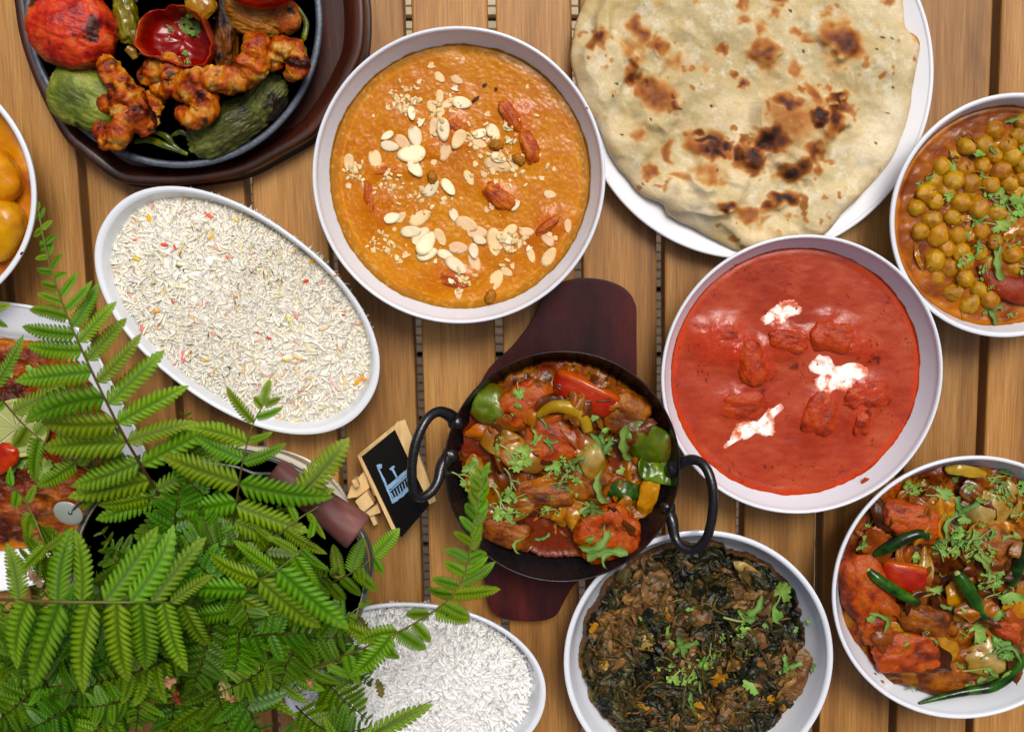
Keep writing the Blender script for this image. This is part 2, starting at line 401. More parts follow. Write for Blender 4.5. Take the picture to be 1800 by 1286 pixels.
# --- generic food solids (built round the origin, in picture-size units, then scaled)
def cube_sphere(n=14, k=2.0):
    V = []; F = []; o = 0
    a = np.tan(np.linspace(-1, 1, n)*np.pi/4)
    for ax in range(3):
        for s in (-1, 1):
            u, v = np.meshgrid(a, a, indexing='ij'); p = np.zeros((n, n, 3)); p[..., ax] = s; p[..., (ax+1) % 3] = u*s; p[..., (ax+2) % 3] = v
            V.append(p.reshape(-1, 3)); F.append(grid(n, n, False, o)); o += n*n
    V = np.concatenate(V); F = np.concatenate(F)
    V = V/((np.abs(V)**k).sum(1)**(1/k))[:, None]
    key = np.round(V*1e5).astype(np.int64); _, idx, inv = np.unique(key, axis=0, return_index=True, return_inverse=True)
    return V[idx], inv.ravel()[F]
_cs = {}
def blob(size, k=2.3, n=14, amp=.12, freq=1.6, seed=0, ridged=0):
    if (n, k) not in _cs: _cs[(n, k)] = cube_sphere(n, k)
    V, F = _cs[(n, k)]; V = V.copy()
    d = fbm(V*freq+seed*3.1, 4, seed)
    if ridged: d = d*(1-ridged)+ridged*(1-2*np.abs(fbm(V*freq*1.5+seed, 3, seed+9)))*.8
    V = V*(1+amp*d)[:, None]
    return V*np.array(size, float), F
def tube(path, radii, ns=12, n=24, seed=0, amp=0, flat=1.0, cap=True):
    p = cr(path, n); r = np.interp(np.linspace(0, 1, n), np.linspace(0, 1, len(radii)), radii)
    T = np.gradient(p, axis=0); T /= np.linalg.norm(T, axis=1)[:, None]+1e-9
    up = np.array([0, 0, 1.0]); Sx = np.cross(T, up); nn = np.linalg.norm(Sx, axis=1)[:, None]
    Sx = np.where(nn > 1e-3, Sx/np.maximum(nn, 1e-6), np.array([1.0, 0, 0])); U = np.cross(Sx, T)
    th = np.arange(ns)/ns*2*np.pi
    V = p[:, None]+(Sx[:, None]*np.cos(th)[None, :, None]+U[:, None]*np.sin(th)[None, :, None]*flat)*r[:, None, None]
    if amp:
        d = fbm(V/np.mean(radii)*1.1+seed*5.7, 4, seed); V = p[:, None]+(V-p[:, None])*(1+amp*d)[..., None]
    F = grid(n, ns, True); c0 = len(p)*ns
    Vf = np.concatenate([V.reshape(-1, 3), p[:1], p[-1:]])
    j = np.arange(ns); T3 = np.concatenate([np.stack([j, 0*j+c0, (j+1) % ns], -1)[:, ::-1][:, ::-1], np.stack([(n-1)*ns+j, (n-1)*ns+(j+1) % ns, 0*j+c0+1], -1)])
    u = np.repeat(np.linspace(0, 1, n), ns); u = np.r_[u, 0, 1]; v = np.r_[np.tile(th, n), 0, 0]
    return Vf, [F, T3], u, v
def shell(L, W, curl=.5, thick=.06, bend=0, taper=.5, nu=30, nv=18, seed=0, noise=.055, cup=0):
    curl *= .48; thick *= .45; taper *= .6; bend *= 1.2
    """curved petal of onion or pepper: long way x, crosswise arc in y"""
    u = np.linspace(-1, 1, nu)[:, None]; v = np.linspace(-1, 1, nv)[None, :]
    wd = (1-taper*np.abs(u)**2.4)*(1-.0*u); ang = curl*np.pi*v/2
    rr = W/2/max(math.sin(min(curl, 1)*np.pi/2), .3)
    x = u*L/2*(1-.16*np.abs(v)**2)*(1+.08*vnoise(np.stack([v*2+0*u, u*0+seed+v*0, 0*u+0*v], -1), 3)); y = np.sin(ang)*rr*wd; z = (np.cos(ang)-1)*rr*wd - bend*L*u**2 + cup*L*(u*v)
    V = np.stack([x, y+0*z, z], -1)
    nz = fbm(V/L*3+seed, 3, seed); V[..., 2] += nz*noise*L; V[..., 1] += fbm(V/L*2+seed+9, 2, seed)*noise*L
    V2 = V-np.array([0, 0, thick*L]); n = nu*nv
    F = np.concatenate([grid(nu, nv), grid(nu, nv, False, n)[:, ::-1]])
    b = []
    idx = lambda i, j: i*nv+j
    for i in range(nu-1):
        b.append((idx(i, 0), idx(i+1, 0), idx(i+1, 0)+n, idx(i, 0)+n)); b.append((idx(i+1, nv-1), idx(i, nv-1), idx(i, nv-1)+n, idx(i+1, nv-1)+n))
    for j in range(nv-1):
        b.append((idx(0, j+1), idx(0, j), idx(0, j)+n, idx(0, j+1)+n)); b.append((idx(nu-1, j), idx(nu-1, j+1), idx(nu-1, j+1)+n, idx(nu-1, j)+n))
    VV = np.concatenate([V.reshape(-1, 3), V2.reshape(-1, 3)]); uu = np.tile((u+0*v).ravel(), 2); vv = np.tile((0*u+v).ravel(), 2)
    return VV, [F[:, ::-1], np.array(b)[:, ::-1]], uu, vv

def hit(px, py, fallback=.03):
    """what a straight line from the camera meets there (point, normal)"""
    a = Vector(P(px, py, CAM_H-.12)); b = Vector(P(px, py, -.01)); d = (b-a).normalized()
    ok, loc, nor, *_ = scene.ray_cast(bpy.context.evaluated_depsgraph_get(), a, d)
    if not ok: return Vector(P(px, py, fallback)), Vector((0, 0, 1))
    return loc, nor
def refresh(): bpy.context.view_layer.update()

def food(name, V, F, m, px, py, z, ang=0, tilt=(0, 0), colf=None, label='', cat='', group=None, parent=None):
    """place a solid given in picture-size units; ang is clockwise in the picture"""
    s = float(S(px, py, z)); R = rotm(tilt[0], tilt[1], -ang)
    W = xf(np.asarray(V)*s, R, P(px, py, z))
    C = colf(np.asarray(V), W) if callable(colf) else np.tile(lin(colf), (len(W), 1))
    o = obj(name, W, F, m, parent, C)
    if parent is None: tag(o, label, cat, group)
    elif label: o['label'] = label
    return o
def ncol(stops, fr=2.2, seed=0, scale=30, bias=0):
    """colour by noise over the solid"""
    def f(V, W):
        return pal(fbm(V/scale*fr+seed*2.3, 5, seed, .6)+bias, stops)
    return f
CHICK = [(-1, (74, 28, 8)), (-.5, (118, 42, 8)), (-.2, (166, 62, 12)), (.1, (186, 78, 18)), (.35, (190, 92, 30)), (.6, (150, 78, 22)), (.9, (112, 58, 18)), (1.2, (90, 48, 18))]
BROWN = [(-1, (60, 28, 12)), (-.4, (98, 50, 20)), (0, (138, 74, 28)), (.4, (160, 92, 34)), (1, (176, 120, 52))]

# ================================================================ the crockery
Bk = bowl('round_bowl', 'large round white bowl filled with orange almond curry, top centre', 'bowl', 806.5, 312, .062, M['ceramic'], r=258, lip=.03)
Bt = bowl('round_bowl', 'round white bowl filled with smooth red curry topped with cream', 'bowl', 1410, 662, .056, M['ceramic'], r=248, lip=.03)
Bc = bowl('round_bowl', 'white bowl of chickpea curry cut off by the right edge', 'bowl', 1778, 381, .052, M['ceramic'], r=213, lip=.045)
Bj = bowl('round_bowl', 'white bowl of chicken, onion and green chilli curry in the bottom right corner', 'bowl', 1703, 1036, .058, M['ceramic'], r=240, lip=.035)
Bs = bowl('round_bowl', 'white bowl with wide plain wall holding dark spinach curry', 'bowl', 1228, 1162, .050, M['ceramic'], r=237, lip=.045)
Bp = bowl('round_bowl', 'white bowl of yellow potato curry cut off by the left edge', 'bowl', -159, 333, .056, M['ceramic'], r=222, lip=.05)
Br = bowl('oval_dish', 'oval white dish heaped with colour-flecked pilau rice', 'dish', 418, 549, .043, M['ceramic'], ax=(278, 167, 37), sup=2.15, lip=.05)
Bw = bowl('oval_dish', 'oval white dish heaped with plain white rice beside the fern', 'dish', 728, 1211, .043, M['ceramic'], ax=(232, 157, 4), sup=2.05, lip=.05)
Bn = bowl('round_plate', 'large round white plate under the flatbread', 'plate', 1328, 141, .022, M['plate'], r=314, kind='plate', lip=.03, foot=.6)
PL = [(-170, 520), (0, 530), (90, 548), (150, 590), (205, 690), (250, 780), (268, 850), (240, 925), (160, 985), (60, 1028), (-60, 1040), (-180, 1000), (-230, 780)]
Bf = bowl('serving_plate', 'white angular plate of grilled fish half hidden behind the fern', 'plate', 20, 790, .022, M['plate'], pts=PL, kind='plate', lip=.03, foot=.6)

# ---------------------------------------------------------------- sizzler: wooden tray, iron pan
TR = [(20, -60), (26, 20), (36, 75), (57, 136), (84, 195), (114, 246), (140, 270), (165, 290), (193, 311), (222, 323), (293, 326), (367, 319), (429, 306), (492, 274), (550, 238), (590, 188), (622, 130), (640, 80), (641, 0), (625, -60), (560, -160), (440, -220), (300, -240), (150, -200), (60, -130)]
to = Out(320, 50, .022, pts=TR)
ob = loft('wooden_tray', to, [(0, .0002), (.93, .0002), (.975, .003), (.997, .010), (1.0, .017), (.995, .0215), (.985, .023), (.96, .0232), (.93, .022), (.88, .017), (.84, .014), (0, .014)], M['tray'], None, 220, 90)
tag(ob, 'dark red-brown wooden tray under the sizzling iron pan', 'tray')
io = Out(305, 30, .036, r=262)
pan = empty('sizzler_pan', P(305, 30, .014), 'round black cast iron pan of grilled vegetables on a wooden tray', 'pan')
loft('pan_body', io, [(0, .0145), (.80, .0145), (.90, .022), (.965, .032), (.972, .0338), (.955, .0338), (.945, .033), (.88, .0245), (.80, .019), (0, .018)], M['iron'], pan, 200, 80)
loft('pan_rim', io, [(.957, .0335), (.974, .0325), (.995, .0335), (1.0, .0350), (.995, .0368), (.975, .0374), (.958, .0368), (.952, .0350), (.957, .0335)], M['ironrim'], pan, 220, 60, .0015, 5)

# ---------------------------------------------------------------- paddle board and karahi
PB = [(1114, 560), (1112, 545), (1104, 528), (1088, 514), (1062, 504), (1030, 500), (1000, 503), (972, 515), (955, 535), (938, 572), (905, 615), (860, 660), (835, 720), (825, 800), (832, 880), (848, 950), (858, 1020), (864, 1052), (880, 1072), (905, 1079), (950, 1080), (978, 1070), (995, 1040), (1018, 1010), (1080, 975), (1120, 900), (1135, 820), (1128, 740), (1116, 690), (1114, 620)]
po = Out(985, 800, .016, pts=PB)
ob = loft('paddle_board', po, [(0, .0002), (.95, .0002), (.985, .003), (1.0, .008), (.998, .0135), (.988, .0158), (.96, .0162), (0, .0162)], M['paddle'], None, 300, 60)
tag(ob, 'purple-brown two-handled wooden board under the black karahi', 'board')
KZ = .072
kar = empty('karahi', P(988, 822, .0165), 'black steel karahi pan with two loop handles full of chicken and peppers', 'karahi')
ko = Out(988, 822, KZ, r=207)
Bh = Bowl(); Bh.o = ko; Bh.z = KZ
kin = [(.985, -.002), (.965, -.008), (.92, -.017), (.84, -.027), (.7, -.038), (.45, -.046), (0, -.049)]
loft('pan_body', ko, [(0, .0165), (.42, .0168), (.55, .021), (.74, .033), (.87, .046), (.95, .058), (.985, .067), (.996, KZ-.001), (1.003, KZ), (.995, KZ+.0009), (.986, KZ)]+[(a, KZ+b) for a, b in kin], M['karahi'], kar, 240, 110)
ii = np.array([(a, KZ+b) for a, b in kin])[::-1]; Bh.inner = lambda zz: np.interp(zz, ii[:, 1], ii[:, 0])
def handle(pts, zs, r):
    W = np.array([P(a, b, z) for (a, b), z in zip(pts, zs)])
    V, F, _, _ = tube(W, [r*1.5, r, r, r, r, r*1.5], 16, 60, 3, .03); return obj('handle', V, F, M['karahi'], kar)
handle([(800, 738), (786, 727), (768, 724), (748, 740), (731, 778), (724, 822), (727, 862), (740, 874), (758, 864), (770, 845), (777, 818), (790, 800)], [.064, .068, .074, .080, .084, .085, .084, .081, .077, .073, .068, .063], .0034)
handle([(1180, 822), (1200, 812), (1222, 808), (1241, 822), (1253, 858), (1252, 905), (1242, 945), (1222, 965), (1200, 962), (1187, 945), (1181, 915), (1172, 895)], [.063, .067, .073, .079, .083, .083, .081, .078, .074, .070, .067, .062], .0034)
for pts in (((800, 742), .065), ((791, 800), .064), ((1184, 824), .064), ((1173, 893), .064)):
    V, F = blob((13, 13, 12), 2.6, 10, .12, 1.5, int(pts[0][0])); W = V*float(S(*pts[0], .06))+P(*pts[0], pts[1]); obj('weld', W, F, M['karahi'], kar)

# ================================================================ sauces and surfaces
def spot(px, py, cx, cy, rx, ry, ang=0, soft=.35, warp=.25, seed=0):
    c, s = math.cos(rad(ang)), math.sin(rad(ang)); dx, dy = px-cx, py-cy
    m = max(rx, ry)
    wx = f2(px+cx*7, py+cy*3, m*.8, 2, seed+3, .32)*m*warp; wy = f2(px+cy*5, py+cx*9, m*.8, 2, seed+8, .32)*m*warp
    dx = dx+wx; dy = dy+wy
    d = np.hypot((dx*c+dy*s)/rx, (-dx*s+dy*c)/ry)
    return 1-sstep(1-soft, 1+soft, d)
def specks(px, py, sc, thr, seed):
    return sstep(thr, thr+.08, f2(px, py, sc, 2, seed))

# korma: orange, grainy, submerged pink-orange chicken
KSUB = [(665, 365, 22, 60, 25, .5), (690, 300, 45, 14, -8, .6), (960, 398, 38, 20, -35, .8), (795, 488, 42, 24, -10, .8), (800, 225, 30, 22, 30, .8), (872, 345, 34, 20, 40, .9), (910, 235, 28, 56, -30, .9), (760, 262, 18, 16, 0, .6)]
def k_h(px, py, e):
    h = .0006*f2(px, py, 70, 3, 2)+.00018*f2(px, py, 16, 3, 4)+.00012*f2(px, py, 5, 2, 6)
    for a in KSUB: h = h+.0016*spot(px, py, *a[:5], .6, .2)
    return h
def k_c(px, py, e):
    n = f2(px, py, 90, 4, 12)*.6+f2(px, py, 14, 4, 13)*.3
    c = pal(n+.05, [(-1, (184, 96, 6)), (-.3, (202, 116, 10)), (.2, (210, 128, 18)), (1, (220, 146, 38))])
    c = mixc(c, c*0+lin((170, 112, 8)), .85*sstep(.93, .975, e+f2(px, py, 25, 3, 3)*.02)); c = mixc(c, c*0+lin((222, 160, 60)), .6*np.exp(-((e-.925+f2(px, py, 60, 2, 3)*.008)/.006)**2))
    for a in KSUB: c = mixc(c, c*0+lin((200, 84, 28)), a[5]*.6*spot(px, py, *a[:5], .5, .35))
    c = mixc(c, c*0+lin((236, 190, 120)), .35*specks(px, py, 5, .5, 21)); 
    return c
ob = fill('korma_sauce', Bk, .0445, k_h, k_c, M['grainy'], 190, 560, climb=.0016, seed=1)
tag(ob, 'grainy orange korma sauce in the large top bowl', 'curry sauce')

# tikka masala: red
TSUB = [(1265, 600, 42, 34, 20, .8), (1320, 635, 26, 34, -20, .9), (1382, 600, 34, 24, 0, .8), (1465, 592, 40, 30, 5, .8), (1520, 612, 30, 20, 10, .5), (1310, 710, 42, 28, 0, .6), (1440, 730, 30, 38, 20, .7), (1525, 690, 38, 28, -10, .7), (1510, 740, 16, 24, 10, .6)]
def t_h(px, py, e):
    h = .0006*f2(px, py, 80, 3, 32)+.0001*f2(px*.5, py, 12, 3, 34)+.0010*sstep(.93, 1, e)
    for a in TSUB: h = h+(.0046*a[5])*spot(px, py, *a[:5], .85, .2)+.0003*a[5]*f2(px, py, 9, 2, 3)*spot(px, py, *a[:5], .6, .2)
    return h
def t_c(px, py, e):
    n = f2(px, py, 70, 4, 42)*.5+f2(px*.4, py, 9, 4, 43)*.35
    c = pal(n, [(-1, (140, 40, 18)), (-.2, (164, 54, 28)), (.3, (176, 68, 38)), (1, (186, 86, 54))])
    for a in TSUB: c = mixc(c, c*0+lin((188, 50, 18)), .8*a[5]*spot(px, py, *a[:5], .5, .35))
    c = mixc(c, c*0+lin((196, 62, 16)), .85*sstep(.945, .99, e+f2(px, py, 40, 4, 3)*.03))
    k = sstep(.62, .8, v2(px/3.4, py/3.4, 55)+.0*px)*sstep(.2, .55, v2(px/21, py/21, 5)); c = mixc(c, c*0+lin((70, 20, 12)), np.clip(k, 0, 1)*.7)
    for (x, y) in [(1338, 662), (1452, 707), (1444, 590), (1542, 632), (1336, 688), (1524, 725), (1560, 705), (1395, 645)]:
        c = mixc(c, c*0+lin((70, 24, 14)), .8*spot(px, py, x, y, 7, 6, 0, .6, .6))
    return c
ob = fill('tikka_sauce', Bt, .0375, t_h, t_c, M['tikka'], 190, 560, climb=.0014, seed=4)
tag(ob, 'smooth tomato-red curry sauce in the round bowl right of the karahi', 'curry sauce')

# chickpea broth
def c_h(px, py, e): return .0006*f2(px, py, 24, 4, 61)+.0015*sstep(.94, 1, e)
def c_c(px, py, e):
    n = f2(px, py, 30, 4, 62)
    c = pal(n, [(-1, (104, 44, 6)), (0, (146, 74, 16)), (.6, (172, 100, 34)), (1, (182, 116, 50))])
    return mixc(c, c*0+lin((190, 112, 14)), .9*sstep(.955, .985, e+f2(px, py, 30, 3, 3)*.02))
ob = fill('chickpea_broth', Bc, .0366, c_h, c_c, M['sauce'], 110, 420, climb=.002, seed=6)
tag(ob, 'thin orange-brown broth around the chickpeas', 'curry sauce')

# jalfrezi base, bottom right
def j_h(px, py, e): return .0035*f2(px, py, 60, 2, 71)+.0022*ridge(px, py, 60, 2, 72)+.0004*f2(px, py, 12, 2, 5)
def masala_c(seed, dark=0):
    def f(px, py, e):
        n = f2(px, py, 46, 5, seed, .6)+.25*f2(px, py, 8, 3, seed+3)-dark
        c = pal(n, [(-1, (46, 20, 8)), (-.45, (92, 42, 12)), (-.1, (136, 70, 18)), (.2, (160, 94, 28)), (.5, (170, 110, 44)), (.8, (150, 58, 16)), (1.2, (140, 104, 50))])
        c = mixc(c, c*0+lin((132, 42, 12)), .6*sstep(.15, .5, f2(px, py, 70, 3, seed+8)))
        return mixc(c, c*0+lin((44, 26, 12)), .75*specks(px, py, 7, .5, seed+11))
    return f
ob = fill('jalfrezi_sauce', Bj, .0385, j_h, masala_c(75), M['masala'], 130, 460, climb=.0005, seed=8, ragged=.035, shrink=.99)
tag(ob, 'oily brown masala around the chicken in the bottom right bowl', 'curry sauce')

# karahi masala with a smooth puddle of sauce near the bottom
def h_p(px, py): return np.clip(spot(px, py, 968, 938, 62, 52, 20, .3, .25)+spot(px, py, 838, 770, 22, 60, 5, .3, .2)+spot(px, py, 1085, 800, 14, 30, 0, .3, .2), 0, 1)
def h_h(px, py, e):
    p = h_p(px, py); return (.0026*f2(px, py, 50, 2, 81)+.0020*ridge(px, py, 52, 2, 82)+.0004*f2(px, py, 12, 2, 5))*(1-p)-.0012*p
def h_c(px, py, e):
    c = masala_c(85)(px, py, e); return mixc(c, c*0+lin((120, 42, 18)), h_p(px, py)*.9)
ob = fill('karahi_sauce', Bh, .0545, h_h, h_c, M['masala'], 150, 480, climb=.0012, seed=9, ragged=.05, shrink=.945)
tag(ob, 'thick brown-orange masala filling the black karahi', 'curry sauce')

# spinach
SP_B = [(1135, 1055, 45, 60, 10), (1340, 1150, 34, 58, 10), (1180, 1045, 30, 70, 0), (1210, 1270, 70, 28, 0), (1310, 1245, 50, 46, 0), (1080, 1120, 30, 40, 0), (1390, 1170, 26, 30, 0), (1180, 1130, 40, 18, 0)]
def s_h(px, py, e): return .0042*ridge(px+9*f2(px, py, 20, 2, 3), py+9*f2(px, py, 20, 2, 5), 44, 5, 91)+.004*f2(px, py, 85, 2, 93)+.004*(1-e)
def s_c(px, py, e):
    wx = px+12*f2(px, py, 26, 3, 3); wy = py+12*f2(px, py, 26, 3, 5)
    n = f2(wx, wy, 48, 6, 95, .65)+.3*f2(px, py, 9, 4, 97)
    for a in SP_B: n = n+.5*spot(px, py, *a, .5, .4)
    c = pal(n-.12, [(-.7, (20, 22, 14)), (-.1, (34, 32, 18)), (.12, (66, 50, 22)), (.3, (88, 60, 24)), (.6, (112, 72, 30)), (1, (130, 84, 38))])
    c = mixc(c, c*0+lin((70, 74, 26)), .5*sstep(.35, .6, f2(px, py, 20, 3, 99)))
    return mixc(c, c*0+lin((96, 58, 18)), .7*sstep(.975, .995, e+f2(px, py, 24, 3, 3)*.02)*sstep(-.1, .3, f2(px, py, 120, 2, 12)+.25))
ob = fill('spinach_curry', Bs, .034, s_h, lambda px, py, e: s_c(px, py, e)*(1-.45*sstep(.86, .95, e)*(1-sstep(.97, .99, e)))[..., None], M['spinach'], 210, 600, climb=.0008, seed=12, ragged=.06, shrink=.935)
tag(ob, 'dark green-black spinach curry with brown meat in the bottom bowl', 'curry')

# potato curry, left edge
def p_h(px, py, e): return .001*f2(px, py, 40, 3, 101)
def p_c(px, py, e): return pal(f2(px, py, 40, 4, 104), [(-1, (150, 72, 6)), (0, (196, 116, 10)), (1, (214, 144, 24))])
ob = fill('potato_sauce', Bp, .036, p_h, p_c, M['sauce'], 70, 360, climb=.004, seed=14)
tag(ob, 'yellow-orange oily sauce round the potatoes at the left edge', 'curry sauce')
for i, (x, y, a, b, an, c) in enumerate([(-22, 318, 62, 50, -20, (216, 140, 14)), (-14, 398, 56, 56, 30, (208, 150, 30)), (-80, 350, 60, 50, 0, (214, 144, 20))]):
    V, F = blob((a, b, 34), 2.8, 18, .08, 1.1, i+3)
    food('potato_piece', V, F, M['sauce'], x, y, .040, an, (8, -6), ncol([(-1, (190, 104, 6)), (.2, c), (1, (226, 166, 46))], 1.5, i),
         ['yellow potato chunk, upper of the two at the left edge', 'yellow potato chunk with a black speck, lower at the left edge', 'yellow potato chunk almost out of view at the left edge'][i], 'potato')

# ---------------------------------------------------------------- fish on the left plate
FO = [(-100, 610), (0, 600), (70, 606), (125, 628), (165, 660), (195, 720), (205, 780), (200, 850), (165, 910), (100, 945), (20, 962), (-60, 950), (-110, 800)]
fo = Bowl(); fo.o = Out(45, 785, .012, pts=FO); fo.z = .02; fo.inner = lambda z: 1.0
def fh(px, py, e): return (.008*(1-e**5)+.003*ridge(px*.6, py, 40, 4, 111)+.001*f2(px, py, 12, 3, 4))
def fc(px, py, e):
    n = f2(px*.5, py, 40, 5, 113, .6)
    c = pal(n, [(-.8, (70, 26, 10)), (-.2, (124, 50, 16)), (.2, (160, 78, 28)), (.6, (176, 104, 46)), (1, (120, 44, 16))])
    for x, y in [(75, 890), (30, 930), (150, 800), (60, 700)]: c = mixc(c, c*0+lin((40, 20, 14)), .75*spot(px, py, x, y, 30, 18, 10, .6, .6))
    return mixc(c, c*0+lin((200, 116, 26)), sstep(.93, .98, e+f2(px, py, 24, 3, 3)*.03))
ob = fill('grilled_fish', fo, .0105, fh, fc, M['meat'], 110, 420, climb=.0005, seed=15, ragged=.02)
tag(ob, 'grilled orange-brown fish in sauce on the plate behind the fern', 'fish')

# ================================================================ flatbread
NA = [(1005, 110), (1009, 55), (1025, 5), (1050, -50), (1110, -120), (1200, -160), (1330, -175), (1460, -150), (1545, -90), (1585, -20), (1596, 45), (1616, 66), (1619, 92), (1606, 150), (1598, 215), (1570, 280), (1525, 335), (1482, 376), (1452, 410), (1415, 428), (1360, 436), (1300, 441), (1262, 424), (1228, 404), (1180, 380), (1166, 358), (1130, 342), (1103, 312), (1075, 275), (1054, 225), (1024, 178)]
NSPOT = [(1052, 75, 15, 10, -35, 1), (1057, 55, 7, 6, 0, .5), (1120, 57, 14, 22, -30, .8), (1115, 90, 24, 16, 20, .45), (1155, 84, 17, 12, 20, .75), (1111, 115, 9, 9, 0, .7), (1113, 140, 12, 8, 0, .85), (1148, 170, 24, 30, -30, .75), (1138, 150, 14, 6, 10, .9), (1119, 163, 8, 10, 0, .6), (1182, 188, 9, 8, 0, .9), (1180, 172, 6, 5, 0, .9), (1188, 112, 20, 14, -40, .45), (1268, 87, 9, 9, 0, .7), (1237, 123, 10, 10, 0, .35), (1344, 98, 20, 19, 30, .85), (1395, 125, 12, 14, 0, .5), (1290, 132, 7, 6, 0, .8), (1306, 149, 8, 7, 0, 1), (1474, 72, 26, 20, 40, 1), (1418, 70, 14, 8, 10, .55), (1398, 58, 10, 6, 0, .5), (1462, 118, 15, 13, 10, .35), (1362, 22, 8, 10, 0, .6), (1305, 12, 8, 14, 0, .6), (1308, 38, 10, 8, 0, .55), (1370, 2, 12, 6, 0, .9), (1455, 25, 12, 10, 0, .45), (1480, 35, 14, 18, 0, .4), (1338, 50, 9, 14, -20, .5),
         (1380, 210, 42, 50, 20, .5), (1378, 182, 18, 12, 30, 1), (1347, 244, 24, 16, 8, 1.2), (1368, 250, 14, 14, 0, 1), (1420, 170, 10, 22, -20, .7), (1345, 190, 6, 12, 0, .6), (1467, 175, 17, 8, -15, 1.3), (1430, 208, 11, 14, -20, 1.3), (1462, 208, 16, 18, 10, 1), (1454, 225, 14, 24, 25, .7), (1480, 195, 16, 8, 0, .8), (1427, 267, 15, 12, 0, .9), (1395, 303, 22, 14, -10, 1), (1388, 309, 18, 9, 5, 1.35), (1432, 300, 8, 10, 0, .6), (1371, 352, 22, 9, -25, 1.35), (1350, 368, 22, 10, -40, .5), (1245, 258, 30, 18, 15, 1), (1246, 245, 20, 7, 5, 1.3), (1258, 270, 16, 9, 0, 1.3), (1243, 268, 10, 8, 0, 1), (1228, 236, 10, 5, 0, .9), (1275, 258, 10, 8, 0, 1.1), (1295, 275, 8, 14, -20, 1.1), (1322, 280, 20, 18, 20, 1.1), (1326, 274, 12, 8, 10, 1.35), (1306, 248, 7, 8, 0, .7), (1124, 235, 13, 13, -40, .5), (1176, 268, 7, 17, -5, .7), (1146, 302, 14, 14, 20, .7), (1205, 236, 5, 5, 0, .6), (1245, 310, 22, 12, 0, .55), (1240, 290, 34, 12, 0, .35), (1273, 365, 15, 8, 5, 1.15), (1310, 378, 22, 11, 20, .7), (1192, 318, 30, 6, 5, .45), (1265, 320, 8, 14, 0, .4), (1340, 385, 14, 6, -40, .4), (1455, 158, 8, 6, 0, .6), (1402, 160, 8, 6, 0, .6), (1157, 10, 10, 8, 0, .3), (1222, 5, 8, 8, 0, .4), (1560, 3, 10, 6, 0, .6), (1612, 70, 6, 14, -15, .5), (1250, 186, 6, 5, 0, .3), (1105, 128, 10, 12, 0, .6), (1318, 250, 7, 7, 0, .6), (1383, 378, 8, 5, 0, .4), (1398, 380, 6, 4, 0, .35)]
NBUB = [(1395, 215, 52, 62, 20, .0065), (1060, 90, 26, 80, 0, .005), (1255, 310, 46, 36, 10, .0045), (1460, 375, 56, 40, -10, .0055), (1160, 190, 36, 46, -30, .004), (1230, 350, 60, 34, 10, .005), (1395, 300, 32, 22, 0, .004), (1452, 218, 22, 34, 20, .0045), (1322, 278, 20, 20, 0, .004), (1344, 98, 24, 22, 0, .0025), (1474, 74, 30, 24, 40, .003), (1130, 90, 20, 40, -20, .003), (1110, 260, 34, 50, -20, .0035), (1560, 150, 60, 90, 0, .002), (1467, 176, 18, 9, -15, .003), (1430, 206, 12, 15, 0, .003), (1340, 410, 90, 22, 0, .004), (1250, 20, 90, 50, 0, .0025), (1155, 84, 20, 14, 20, .0018), (1371, 352, 30, 14, -25, .003), (1273, 365, 20, 12, 0, .0025)]
